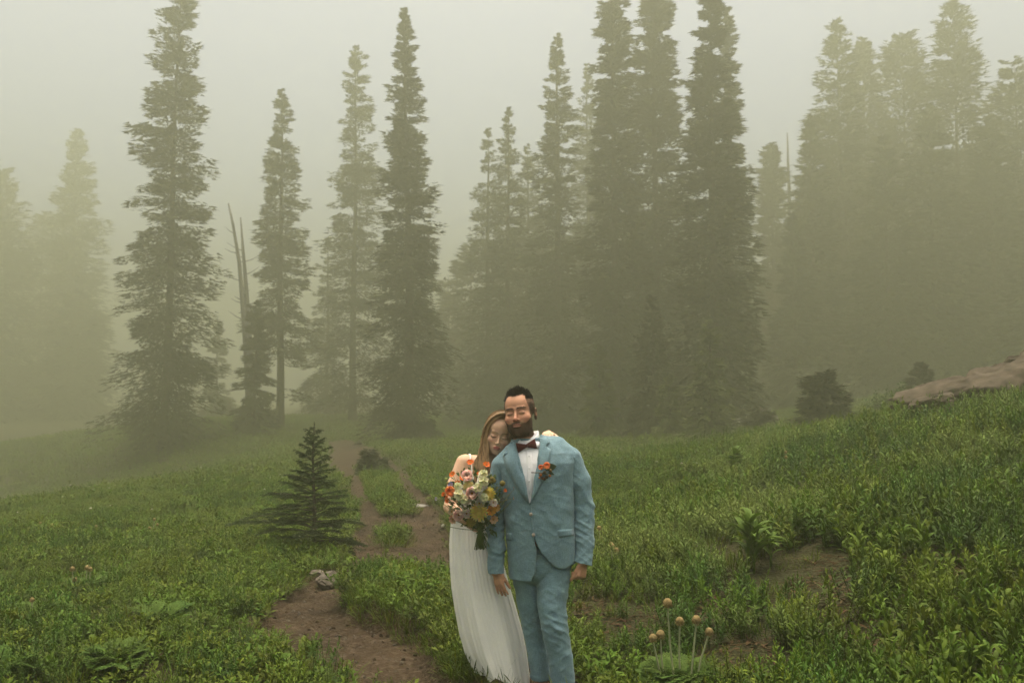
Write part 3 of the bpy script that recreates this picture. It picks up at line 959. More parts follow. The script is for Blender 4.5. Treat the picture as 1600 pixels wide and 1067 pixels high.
def hole(x, y):
    m = np.zeros(np.shape(x))
    for c, rx, ry in HOLES:
        d = np.sqrt(((x - c[0]) / (rx * 0.78)) ** 2 + ((y - c[1]) / (ry * 0.78)) ** 2) + (vnoise(x * 4, y * 4, seed=3) - 0.5) * 0.6
        m = np.maximum(m, sstep(1.15, 0.75, d))
    return m


def right_of_trail(x, y):
    tx = np.interp(y, [4, 6, 8, 10, 12, 15, 18, 23, 30, 40], [0.75, 0.75, 0.0, -0.35, -0.6, -0.9, -1.3, -2.4, -3.6, -6])
    return x - tx


FEET = [(0.26, 5.95, 0.26), (0.0, 6.12, 0.20)]
PLANTS = []      # (x, y, radius) kept free for single plants placed below


def free(x, y, sd, margin=0.02):
    ok = sd < -margin
    for fx, fy, fr in FEET:
        ok &= (x - fx) ** 2 + (y - fy) ** 2 > fr ** 2
    return ok


def finish(x, y, sc_, nv, rg, tilt=0.12, sink=0.0):
    z = gz(x, y, micro=False) - sink
    n = len(x)
    rot = np.stack([rg.standard_normal(n) * tilt, rg.standard_normal(n) * tilt, rg.random(n) * 6.283], 1)
    return np.stack([x, y, z], 1), rot, sc_, rg.integers(0, nv, n)


# ---- tall leafy herbs to the right of the trail
x, y = jgrid(-1.5, 12, 3.0, 22, 0.15, rg)
sd = trail_sd(x, y); rt = right_of_trail(x, y)
dens = sstep(0.36, 0.50, fbm(x * 1.1, y * 0.9, seed=31)) * 0.85 + 0.15
keep = in_view(x, y) & free(x, y, sd, 0.10) & (rt > 0.15) & (rg.random(len(x)) < dens * (1 - hole(x, y)) * np.interp(y, [3, 12, 22], [1, 0.85, 0.6]))
x, y = x[keep], y[keep]
tall = 0.58 + 0.95 * fbm(x * 0.55, y * 0.55, seed=33)
tall *= np.interp(right_of_trail(x, y), [0, 1.2, 3], [0.6, 0.9, 1.05]) * (0.75 + 0.5 * rg.random(len(x)))
tall *= np.interp(y, [4, 8, 16], [0.80, 1.0, 1.0])
Hp, Hr, Hs, Hv = finish(x, y, tall, 6, rg)
pt = fbm(x * 0.7 + 11, y * 0.6, seed=57, oct=3) + (rg.random(len(x)) - 0.5) * 0.16
Hv = np.where(pt < 0.45, 2, np.where(pt > 0.56, 4, 0)) + rg.integers(0, 2, len(x))
sp = fbm(x * 0.8, y * 0.8, seed=39)
Hv = np.where(sp > 0.62, 6 + rg.integers(0, 3, len(x)), Hv)
# the ones that show largest stand as single plants, the rest are one mass
show = Hs / Hp[:, 1] * (np.abs(Hp[:, 0]) < 0.50 * Hp[:, 1]) * (Hp[:, 1] > 4.4)
big = np.argsort(-show)[:170]
mask = np.ones(len(x), bool); mask[big] = False
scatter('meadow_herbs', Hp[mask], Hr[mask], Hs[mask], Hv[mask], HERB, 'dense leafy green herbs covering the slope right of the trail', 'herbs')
LANDMARKS = [((1062, 1060), 'beside the six seed heads'), ((1172, 905), 'beside the bright arching corn lily'), ((1275, 945), 'on the rim of the largest bare soil patch'), ((925, 1000), 'close to the groom left leg'),
             ((1540, 1075), 'beside the corn lily with one rounded leaf'), ((1330, 1030), 'below the largest bare soil patch'), ((1450, 900), 'on the open slope above the soil patches'), ((1560, 820), 'on the steep slope under the rock'), ((1000, 880), 'beside the three close seed heads')]
LANDMARKS = [(ground_hit(*p)[:2], t) for p, t in LANDMARKS]


def herb_label(p, v, s):
    t = min(LANDMARKS, key=lambda q: (q[0][0] - p[0]) ** 2 + (q[0][1] - p[1]) ** 2)[1]
    return ('tall' if s > 1.0 else 'short') + (' broad' if v >= 6 else ' narrow') + ' leaved green herb clump ' + t


for i in big:
    o = bpy.data.objects.new('herb_clump', HERB[Hv[i]])
    C.objects.link(o)
    o.location = Hp[i]; o.rotation_euler = Hr[i]; o.scale = (Hs[i],) * 3
    tag(o, herb_label(Hp[i], Hv[i], Hs[i]), 'herb', 'leafy herb clumps on the near slope')

# ---- left meadow: low herbs and grass
x, y = jgrid(-12, 1, 3.2, 24, 0.14, rg)
sd = trail_sd(x, y); rt = right_of_trail(x, y)
keep = in_view(x, y) & free(x, y, sd, 0.06) & (rt < 0.1) & (rg.random(len(x)) < (0.45 + 0.55 * sstep(0.32, 0.55, fbm(x * 0.9, y * 0.9, seed=41))) * (1 - 0.8 * hole(x, y)))
x, y = x[keep], y[keep]
s_ = (0.75 + 0.55 * fbm(x * 0.8, y * 0.8, seed=43)) * np.interp(y, [4, 7, 18], [0.85, 1.0, 1.15]) * (0.8 + 0.4 * rg.random(len(x)))
P_, R_, S_, V_ = finish(x, y, s_, 4, rg, 0.15)
k = rg.random(len(x)) < 0.34
V_ = np.where(k, 4 + rg.integers(0, 6, len(x)), V_)
S_ = np.where(k, S_ * 0.62, S_)
pt = fbm(x * 0.7 + 31, y * 0.6, seed=59, oct=3) + (rg.random(len(x)) - 0.5) * 0.2
V_ = np.where(k, 4 + np.where(pt < 0.45, 2, np.where(pt > 0.55, 4, 0)) + rg.integers(0, 2, len(x)), V_)
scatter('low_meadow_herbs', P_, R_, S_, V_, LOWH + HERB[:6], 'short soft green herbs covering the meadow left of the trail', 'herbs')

# ---- grass everywhere between, thicker along the trail
x, y = jgrid(-10, 9, 3.2, 17, 0.15, rg)
sd = trail_sd(x, y); rt = right_of_trail(x, y)
edge = sstep(-0.7, -0.05, sd)
pr = np.where(rt < 0.1, 0.45, 0.30) + 0.6 * edge
keep = in_view(x, y) & free(x, y, sd, -0.01) & (rg.random(len(x)) < pr * (1 - 0.55 * hole(x, y)))
x, y, sd = x[keep], y[keep], sd[keep]
s_ = (0.55 + 0.7 * rg.random(len(x))) * np.interp(sd, [-0.6, -0.05], [1.0, 0.9])
P_, R_, S_, V_ = finish(x, y, s_, 8, rg, 0.15)
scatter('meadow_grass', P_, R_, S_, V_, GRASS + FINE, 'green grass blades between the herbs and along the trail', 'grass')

# thick grass on the eroded island in the trail
for kI, I in enumerate(ISLES):
    lo, hi = I.min(0), I.max(0)
    st = 0.065 if kI == 0 else 0.11
    x, y = jgrid(lo[0], hi[0], lo[1], hi[1], st, rg)
    ins = sdpoly(x, y, I) > -0.02
    d0 = ins.copy()
    for fx, fy, fr in FEET: d0 &= (x - fx) ** 2 + (y - fy) ** 2 > (fr * 0.85) ** 2
    x, y = x[d0], y[d0]
    P_, R_, S_, V_ = finish(x, y, (0.6 + 0.55 * rg.random(len(x))) * (0.95 if kI == 0 else 1.1), 8, rg, 0.2, 0.01)
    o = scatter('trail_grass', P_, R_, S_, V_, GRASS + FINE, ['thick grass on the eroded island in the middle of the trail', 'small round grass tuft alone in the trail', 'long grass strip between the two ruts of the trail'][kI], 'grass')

# ---- farther meadow
x, y = jgrid(-40, 52, 20, 92, 0.46, rg)
sd = trail_sd(x, y)
keep = in_view(x, y, 2) & (sd < -0.15) & (rg.random(len(x)) < 0.85)
x, y = x[keep], y[keep]
P_, R_, S_, V_ = finish(x, y, (0.7 + 0.6 * rg.random(len(x))) * np.interp(y, [20, 60, 90], [1.0, 1.5, 1.9]), 4, rg, 0.12, 0.02)
scatter('far_meadow_herbs', P_, R_, S_, V_, FARH, 'hazy green herbs of the far meadow in front of the firs', 'herbs')

# ---- pebbles and crumbs of soil on the trail, litter on the bare patches
pm = []
for i in range(4):
    bm = bmesh.new(); bmesh.ops.create_icosphere(bm, subdivisions=1, radius=1)
    for v in bm.verts: v.co *= 0.75 + 0.5 * random.Random(i * 50 + v.index).random()
    for v in bm.verts: v.co.z *= 0.6
    me = bpy.data.meshes.new('pebble'); bm.to_mesh(me); bm.free(); me.materials.append(M_tstone if i % 2 else M_soil); pm.append(me)
x = rg.uniform(-4.5, 1.2, 16000); y = 4.5 + 17 * rg.random(16000) ** 1.5
sd = trail_sd(x, y)
k = (sd > 0.0) & (rg.random(16000) < 0.5 + 0.75 * sstep(0.45, 0.6, fbm(x * 2, y * 2, seed=71)))
x, y = x[k], y[k]
P_ = np.stack([x, y, gz(x, y)], 1)
scatter('trail_pebbles', P_, rg.standard_normal((len(x), 3)), 0.004 + 0.018 * rg.random(len(x)) ** 4, rg.integers(0, 4, len(x)), pm, 'small pebbles and soil crumbs strewn over the brown trail', 'pebbles')
lm = []
for i in range(3):
    mb = MB(); mb.tube([(0, 0, 0), (0.05, 0.01, 0.006), (0.10, -0.006, 0.0)], [0.0018, 0.0016, 0.0008], 4, cap=False); lm.append(mb.mesh('twig', M_litter))
    mb = MB(); mb.raw([(0, 0, 0), (0.03, 0.008, 0.006), (0.06, 0, 0.002), (0.03, -0.008, 0.003)], (), [(0, 1, 2), (0, 2, 3)]); lm.append(mb.mesh('dry_leaf', M_litter))
x = rg.uniform(-6, 5, 60000); y = rg.uniform(4.2, 12, 60000)
k = (hole(x, y) > 0.3) & in_view(x, y)
x, y = x[k][:5000], y[k][:5000]
P_ = np.stack([x, y, gz(x, y) + 0.004], 1)
rr = rg.standard_normal((len(x), 3)) * 0.25; rr[:, 2] = rg.random(len(x)) * 6.28
scatter('dead_litter', P_, rr, 0.6 + 0.8 * rg.random(len(x)), rg.integers(0, 6, len(x)), lm, 'dead brown twigs and leaves on the bare soil patches', 'litter')

# ---- pale flower specks in the far meadow
fm = MB(); fm.ball((0, 0, 0.0), (0.022, 0.022, 0.012), seg=6, rings=4); fmesh = fm.mesh('speck', M_petal)
x = rg.uniform(-14, 6, 110); y = rg.uniform(15, 34, 110)
k = in_view(x, y) & (trail_sd(x, y) < -0.2); x, y = x[k], y[k]
P_ = np.stack([x, y, gz(x, y, micro=False) + 0.22 + 0.1 * rg.random(len(x))], 1)
scatter('flower_specks', P_, np.zeros((len(x), 3)), 0.5 + 0.7 * rg.random(len(x)), np.zeros(len(x), int), [fmesh], 'tiny pale flowers dotted over the far meadow', 'flowers')


# ================================================================== single plants
def on_ground(px, py):
    p = ground_hit(px, py)
    return p[0], p[1], gz1(p[0], p[1])


def lily_leaf_mesh(rg, L, w):
    """broad pleated leaf arching along +X"""
    s = np.linspace(0, 1, 9)
    el = 1.05 - 1.75 * s
    cx = np.concatenate([[0], np.cumsum(np.cos(el[:-1]))]) * L / 8; cz = np.concatenate([[0], np.cumsum(np.sin(el[:-1]))]) * L / 8
    wd = w * np.sin(np.pi * np.clip(0.12 + 0.88 * s, 0, 1)) ** 0.8
    us = np.linspace(-1, 1, 7)
    V, Cc = [], []
    for i in range(9):
        for j, u in enumerate(us):
            fold = abs(u) * 0.45 * wd[i] + (0.06 * wd[i] if j % 2 else 0)
            V.append((cx[i] - math.sin(el[i]) * fold * 0.4, u * wd[i], cz[i] + math.cos(el[i]) * fold)); c = 1.0 + (0.12 if j % 2 else -0.08); Cc.append((c, c, c))
    q = [(i * 7 + j, i * 7 + j + 1, (i + 1) * 7 + j + 1, (i + 1) * 7 + j) for i in range(8) for j in range(6)]
    mb = MB(); mb.raw(V, q, (), np.array(Cc))
    return mb.mesh('leaf', M_lily)


LLEAF = [lily_leaf_mesh(rg, 0.29, 0.026), lily_leaf_mesh(rg, 0.24, 0.022), lily_leaf_mesh(rg, 0.17, 0.018)]


def corn_lily(px, py, hpx, label, seed, n=16, broad=1.0, stems=2, tops=None):
    rg = random.Random(seed)
    x, y, z = on_ground(px, py)
    h = hpx / FPX * y
    root = empty('corn_lily', (x, y, z)); tag(root, label, 'plant', 'broad leaved lily plants')
    for s in range(stems):
        ox, oy = rg.uniform(-0.08, 0.08) * (s > 0), rg.uniform(-0.05, 0.05)
        hs = h * (1 - 0.18 * s)
        mb = MB(); mb.tube([(ox, oy, -0.03), (ox * 1.2, oy, hs * 0.5), (ox * 1.4, oy, hs * 0.95)], [0.010, 0.008, 0.004], 6)
        mb.build('stem', M_lily, root)
        for i in range(n):
            t = 0.25 + 0.72 * i / n
            l = bpy.data.objects.new('leaf', LLEAF[0 if t < 0.55 else 1 if t < 0.8 else 2]); C.objects.link(l); l.parent = root
            l.location = (ox * (1 + 0.4 * t), oy, hs * t)
            l.rotation_euler = (rg.uniform(-0.2, 0.2), rg.uniform(-0.35, 0.1) - 0.35 * t, i * 2.4 + rg.uniform(-0.4, 0.4))
            k = rg.uniform(0.8, 1.15) * (h / 0.36); l.scale = (k, k * broad, k)
    return root


corn_lily(1172, 905, 84, 'bright arching corn lily beside the bare soil patch on the slope', 1, n=15)
corn_lily(1150, 748, 40, 'broad leaved corn lily at the meadow edge near the tall seed heads', 2, n=9, broad=1.9, stems=3)
corn_lily(1205, 890, 50, 'smaller corn lily tucked against the bright arching one', 3, n=9, stems=1)
corn_lily(1540, 1075, 60, 'corn lily with one big rounded leaf low on the near slope', 4, n=7, broad=1.9, stems=1)


def seed_plant(heads, label, seed, px, py, mound=0, group='pasqueflower seed heads'):
    """heads: list of (pixel x, pixel y) of the fuzzy heads"""
    rg = np.random.default_rng(seed)
    x, y, z = on_ground(px, py)
    root = empty('pasqueflower', (x, y, z)); tag(root, label, 'plant', group)
    b = np.array([x, y, z])
    for hx, hy in heads:
        yy = y + rg.uniform(-0.06, 0.06)
        tip = W(hx, hy, yy) - b
        foot = np.array([tip[0] * 0.6 + rg.uniform(-0.02, 0.02), (yy - y) * 0.5, 0.0])
        mid = foot * 0.45 + tip * 0.55 + np.array([rg.uniform(-0.012, 0.012), 0, 0])
        mb = MB(); mb.tube([foot - np.array([0, 0, 0.02]), mid, tip], [0.0064, 0.0058, 0.005], 6, cap=False)
        st = mb.build('stem', M_stalk, root)
        hb = MB()
        r = 0.0165 * (1.4 if mound > 20 else 1.15) * rg.uniform(0.85, 1.15)
        hb.ball(tip + np.array([0, 0, r * 0.5]), (r, r, r * 1.05), seg=10, rings=8, col=(1, 1, 1))
        n = 160
        D = rg.standard_normal((n, 3)); D /= np.linalg.norm(D, axis=1, keepdims=True)
        D[:, 2] -= 0.15
        S = np.cross(D, rg.standard_normal((n, 3))); S /= np.linalg.norm(S, axis=1, keepdims=True)
        c0 = tip + np.array([0, 0, r * 0.5]) + D * r * 0.8
        V = np.stack([c0 + S * 0.0012, c0 - S * 0.0012, c0 + D * r * 0.55 - np.array([0, 0, 0.003])], 1).reshape(-1, 3)
        hb.raw(V, (), np.arange(n * 3).reshape(-1, 3), (1.15, 1.15, 1.1))
        # drooping skirt under the head
        hb.tube([tip + np.array([0, 0, -0.012]), tip + np.array([0, 0, 0.004])], [0.005, 0.011], 8, col=(0.8, 0.7, 0.5))
        hb.build('seed_head', M_head, st)
    for i in range(mound):
        a = i * 2.4; r = 0.02 + 0.10 * math.sqrt(rg.random())
        l = bpy.data.objects.new('leaf', FERN[i % len(FERN)]); C.objects.link(l); l.parent = root
        l.location = (math.cos(a) * r * 0.6, math.sin(a) * r * 0.5, 0.02)
        l.rotation_euler = (rg.uniform(-0.2, 0.2), rg.uniform(-0.35, 0.2), a)
        l.scale = (rg.uniform(0.8, 1.2),) * 3
    return root


FERN = [fern_leaf_mesh('leaf', rg, 0.22, M_fern, 9, 0.75), fern_leaf_mesh('leaf', rg, 0.18, M_fern, 8, 0.6), fern_leaf_mesh('leaf', rg, 0.24, M_fern, 9, 0.9)]
seed_plant([(1043, 945), (1062, 973), (1088, 971), (1108, 989), (1020, 999), (1032, 994)], 'clump of six fuzzy seed heads on pale stalks over a ferny leaf mound', 1, 1062, 1078, 46)
seed_plant([(955, 851), (963, 861), (957, 854)], 'three seed heads close together near the groom left hand', 2, 958, 905, 4)
seed_plant([(936, 826), (939, 842)], 'pair of seed heads rising just behind the groom left sleeve', 3, 940, 880, 3)
seed_plant([(1015, 805)], 'single tall seed head alone among herbs above the three close ones', 4, 1018, 838, 2)
seed_plant([(1228, 707), (1228, 715)], 'tall seed heads stacked on one stalk at the meadow edge by the corn lily', 5, 1230, 742, 3)
seed_plant([(1250, 724)], 'short seed head beside the stacked pair at the meadow edge', 6, 1250, 745, 2)
seed_plant([(990, 749), (986, 748)], 'two tiny far seed heads in the flat meadow beyond the groom', 7, 988, 768, 2)
seed_plant([(113, 890), (117, 906)], 'pale stalked seed heads on the left meadow, straight pair', 8, 115, 932, 4)
seed_plant([(136, 888), (141, 890)], 'pale stalked seed heads on the left meadow, bent pair', 9, 131, 928, 4)
seed_plant([(50, 938)], 'lone seed head low on the left meadow', 10, 50, 975, 2)
seed_plant([(63, 818), (81, 821)], 'two tiny buff seed heads far out on the left meadow', 11, 70, 838, 2)
seed_plant([(221, 826), (234, 826), (241, 812), (246, 820)], 'row of four tiny seed heads far out on the left meadow', 12, 234, 846, 2)
seed_plant([(150, 823)], 'tiny seed head between the far pairs on the left meadow', 13, 152, 842, 2)


def ferny(px, py, n, scale, label, seed, spread=0.05):
    rg = random.Random(seed)
    x, y, z = on_ground(px, py)
    root = empty('ferny_plant', (x, y, z)); tag(root, label, 'plant', 'ferny plants on the left meadow')
    for i in range(n):
        l = bpy.data.objects.new('leaf', FERN[i % 3]); C.objects.link(l); l.parent = root
        a = i * 2.4 + rg.uniform(-0.3, 0.3)
        l.location = (math.cos(a) * spread, math.sin(a) * spread, -0.01)
        l.rotation_euler = (rg.uniform(-0.2, 0.2), rg.uniform(-0.55, 0.1), a)
        k = scale * rg.uniform(0.8, 1.15); l.scale = (k, k, k)


ferny(180, 1052, 18, 1.25, 'large pale feathery plant at the front of the left meadow', 1)
ferny(250, 985, 10, 1.2, 'feathery plant behind the large pale one on the left meadow', 2)
ferny(10, 1060, 8, 1.1, 'feathery plant at the very front corner of the left meadow', 3)
ferny(400, 815, 9, 1.3, 'feathery leafy plant just left of the young fir', 4)


def sprout(px, py, stems, h, label, seed):
    rg = np.random.default_rng(seed)
    x, y, z = on_ground(px, py)
    o = link('sprout', herb_mesh('sprout', rg, stems, 0.05, h, 9, 0.085, 0.012, M_herb, 3, 1.3, upright=0.75), None, (x, y, z))
    tag(o, label, 'plant')


sprout(482, 1018, 3, 0.19, 'small leafy sprout on the eroded trail bank', 4)


# ================================================================== rocks
def rock_mesh(name, rg, sx, sy, sz, mat, sub=5, rough=0.5, seed=0):
    bm = bmesh.new(); bmesh.ops.create_icosphere(bm, subdivisions=sub, radius=1)
    co = np.array([v.co[:] for v in bm.verts])
    n1 = fbm(co[:, 0] * 1.3 + seed, co[:, 1] * 1.3, co[:, 2] * 1.3, seed=seed, oct=5)
    n2 = np.abs(fbm(co[:, 0] * 2.3 + 9, co[:, 1] * 2.3, co[:, 2] * 2.3 + seed, seed=seed + 3, oct=3) - 0.5) * 2
    n3 = np.abs(np.sin(co[:, 0] * 9 + co[:, 2] * 7 + 5 * n1 + seed))
    r = 1 + rough * (n1 - 0.5) * 1.6 - 0.30 * rough * sstep(0.14, 0.0, n2) - 0.16 * rough * sstep(0.3, 0.0, n3)
    # facets
    for k in range(9):
        d = rg.standard_normal(3); d /= np.linalg.norm(d)
        h = co @ d * r; lim = 0.68 + 0.2 * rg.random()
        r = np.where(h > lim, r * lim / np.maximum(h, 1e-6) * 0.8 + r * 0.2, r)
    co = co * r[:, None] * np.array([sx, sy, sz])
    for v, c in zip(bm.verts, co): v.co = c
    me = bpy.data.meshes.new(name); bm.to_mesh(me); bm.free()
    me.materials.append(mat)
    for p in me.polygons: p.use_smooth = sub >= 5
    return me


rgr = np.random.default_rng(9)
# outcrop along the crest of the right slope
yr = 15.5
q = W(1548, 625, yr)
o = link('rock_outcrop', rock_mesh('rock_outcrop', rgr, 1.6, 0.7, 0.50, M_rock, 5, 0.75, 4), None, (q[0] + 0.05, yr, gz1(q[0], yr) + 0.17))
o.rotation_euler = (0.05, -0.30, 0.05)
tag(o, 'long weathered brown rock outcrop on the crest of the right slope', 'rock')
q = W(1462, 640, 15.2)
o = link('boulder', rock_mesh('boulder', rgr, 0.42, 0.35, 0.2, M_rock, 4, 0.6, 8), None, (q[0], 15.2, gz1(q[0], 15.2) + 0.16))
o.rotation_euler = (0, -0.2, 0.2); tag(o, 'small brown boulder at the low end of the rock outcrop', 'rock', 'boulders around the rock outcrop')
q = W(1640, 600, 16.5)
o = link('boulder', rock_mesh('boulder', rgr, 1.0, 0.7, 0.55, M_rock, 4, 0.6, 12), None, (q[0], 16.5, gz1(q[0], 16.5) + 0.30))
o.rotation_euler = (0, -0.25, 0.2); tag(o, 'brown boulder at the high end of the rock outcrop', 'rock', 'boulders around the rock outcrop')
for i, (px, py, Y, s, lab) in enumerate([(1160, 668, 33, 0.42, 'largest of the pale stones below the wood'), (1178, 672, 32.6, 0.32, 'middle one of the pale stones below the wood'), (1203, 671, 33.4, 0.44, 'flat pale stone below the wood beside the bushy fir'),
                                         (627, 655, 52, 0.28, 'pale orange stone far up beside the trail')]):
    Y = YF(Y); q = W(px, py, Y)
    o = link('pale_stone', rock_mesh('pale_stone', rgr, s, s * 0.7, s * 0.42, M_stone, 3, 0.6, 20 + i), None, (q[0], Y, gz1(q[0], Y) + 0.34))
    tag(o, lab, 'stone', 'pale stones')
x, y, z = on_ground(512, 908)
o = link('trail_stone', rock_mesh('trail_stone', rgr, 0.125, 0.10, 0.115, M_tstone, 4, 0.55, 31), None, (x, y, z + 0.05)); o.rotation_euler = (0.2, 0.5, 0.3)
tag(o, 'pointed grey brown stone at the trail edge below the young fir', 'stone', 'stones along the trail')
x, y, z = on_ground(496, 900)
o = link('trail_stone', rock_mesh('trail_stone', rgr, 0.09, 0.08, 0.04, M_tstone, 3, 0.5, 33), None, (x, y, z + 0.05))
tag(o, 'flat stone leaning on the pointed stone below the young fir', 'stone', 'stones along the trail')
x, y, z = on_ground(652, 789)
o = link('trail_stone', rock_mesh('trail_stone', rgr, 0.22, 0.2, 0.045, M_stone, 3, 0.5, 35), None, (x, y, z + 0.01))
tag(o, 'flat pale slab lying in the right rut of the trail', 'stone', 'stones along the trail')


# ================================================================== the young fir by the trail
def needle_fir(px, py, top, label, seed):
    rg = np.random.default_rng(seed)
    x, y, z = on_ground(px, py)
    H = W(px, top, y)[2] - z
    root = empty('young_fir', (x, y, z)); tag(root, label, 'tree')
    tb = MB()
    hh = np.linspace(0, 1, 12)
    trunk = np.stack([0.012 * np.sin(hh * 6), 0.01 * np.cos(hh * 5), hh * H - 0.02], 1)
    tb.tube(trunk, 0.024 * (1 - hh) ** 0.8 + 0.004, 7)
    tb.build('trunk', M_bark, root)
    bb = MB()
    tw = []      # twig segments: start, end, tone

    def seg(a, b, tone):
        tw.append((a, b, tone))
    N = 96
    for i in range(N):
        t = 0.05 + 0.9 * (i + rg.random() * 0.7) / N
        az = i * 2.4 + rg.uniform(-0.35, 0.35)
        prof = np.interp(t, [0, 0.08, 0.22, 0.4, 0.6, 0.78, 0.9, 1], [0.55, 0.62, 0.60, 0.42, 0.27, 0.17, 0.085, 0.03])
        L = prof * rg.uniform(0.5, 1.25)
        if math.cos(az) < -0.55 and 0.12 < t < 0.5: L *= 1.32
        if math.cos(az) > 0.5 and t < 0.6: L *= 0.86
        up = 0.15 + 0.5 * t + rg.uniform(-0.12, 0.12)
        dro = 0.35 * (1 - t)
        c = np.array([math.cos(az), math.sin(az), 0])
        base = np.array([np.interp(t, hh, trunk[:, k]) for k in range(3)])
        ss = np.linspace(0, 1, 6)
        pts = base + np.outer(ss * L, c) + np.outer(L * (up * ss - dro * ss ** 2), [0, 0, 1]) + np.outer(ss * (1 - ss), rg.standard_normal(3) * 0.12 * L)
        bb.tube(pts, np.linspace(0.007, 0.002, 6) * (0.6 + L), 4, cap=False)
        tone = rg.uniform(0.65, 1.2)
        for j in range(5):
            if ss[j] > 0.1: seg(pts[j], pts[j + 1], tone)
        nt = int(5 + L * 36)
        side = np.array([-math.sin(az), math.cos(az), 0])
        for j in range(nt):
            s = 0.22 + 0.76 * rg.random()
            p = np.array([np.interp(s, ss, pts[:, k]) for k in range(3)])
            tl = L * 0.42 * (1.08 - s) + 0.03
            d = c * 0.75 + side * rg.choice([-1, 1]) * rg.uniform(0.5, 1.0) + np.array([0, 0, rg.uniform(-0.22, 0.12)])
            d /= np.linalg.norm(d)
            e = p + d * tl
            seg(p, p * 0.5 + e * 0.5 + np.array([0, 0, 0.004]), tone); seg(p * 0.5 + e * 0.5 + np.array([0, 0, 0.004]), e, tone * 1.12)
    top_ = trunk[-1]
    seg(trunk[-2], top_ + np.array([0, 0, 0.02]), 1.2)
    bb.build('branches', M_bark, root)
    A = np.array([t[0] for t in tw]); Bv = np.array([t[1] for t in tw]); tn = np.array([t[2] for t in tw])
    ln = np.linalg.norm(Bv - A, axis=1)
    cnt = np.clip((ln / 0.0017).astype(int), 5, 80)
    k = np.repeat(np.arange(len(A)), cnt)
    n = len(k)
    s = rg.random(n)
    D = (Bv - A) / ln[:, None]
    P = A[k] + (Bv - A)[k] * s[:, None]
    u = np.cross(D, [0, 0, 1.0]); u /= np.linalg.norm(u, axis=1, keepdims=True) + 1e-6
    v = np.cross(u, D)
    ph = rg.random(n) * 6.283
    nd = D[k] * 0.75 + u[k] * (np.cos(ph) * 1.0)[:, None] + v[k] * (np.sin(ph) * 0.55 + 0.2)[:, None]
    nd /= np.linalg.norm(nd, axis=1, keepdims=True)
    S = np.cross(nd, rg.standard_normal((n, 3))); S /= np.linalg.norm(S, axis=1, keepdims=True) + 1e-9
    nl = (0.017 + 0.010 * rg.random(n))[:, None]
    V = np.stack([P + S * 0.0026, P - S * 0.0026, P + nd * nl], 1).reshape(-1, 3)
    c = np.repeat(tn[k] * (0.8 + 0.4 * rg.random(n)), 3)
    link('needles', np_mesh('needles', V, np.arange(n * 3).reshape(-1, 3), M_sap, False, np.stack([c, c, c * 0.9], 1)), root)


M_sap = pmat('young_fir_needles', (0.038, 0.058, 0.014), 0.6, 0.25, use_col=True, trans=0.1)
needle_fir(489, 868, 660, 'young dark green fir standing beside the trail', 5)
# ================================================================== sculpting tools
def rotm(yaw=0, roll=0, pitch=0):
    cy, sy = math.cos(yaw), math.sin(yaw); cr, sr = math.cos(roll), math.sin(roll); cp, sp = math.cos(pitch), math.sin(pitch)
    Rz = np.array([[cy, -sy, 0], [sy, cy, 0], [0, 0, 1]]); Ry = np.array([[cr, 0, sr], [0, 1, 0], [-sr, 0, cr]]); Rx = np.array([[1, 0, 0], [0, cp, -sp], [0, sp, cp]])
    return Ry @ Rz @ Rx


def axis_steps(lo, hi, coarse, fine=()):
    """coordinates from lo to hi, step `coarse`, finer inside the given (a, b, step) ranges"""
    a = [lo]
    while a[-1] < hi:
        st = coarse
        for f0, f1, fs in fine:
            if f0 <= a[-1] < f1: st = min(st, fs)
        a.append(a[-1] + st)
    return np.array(a, dtype=np.float32)


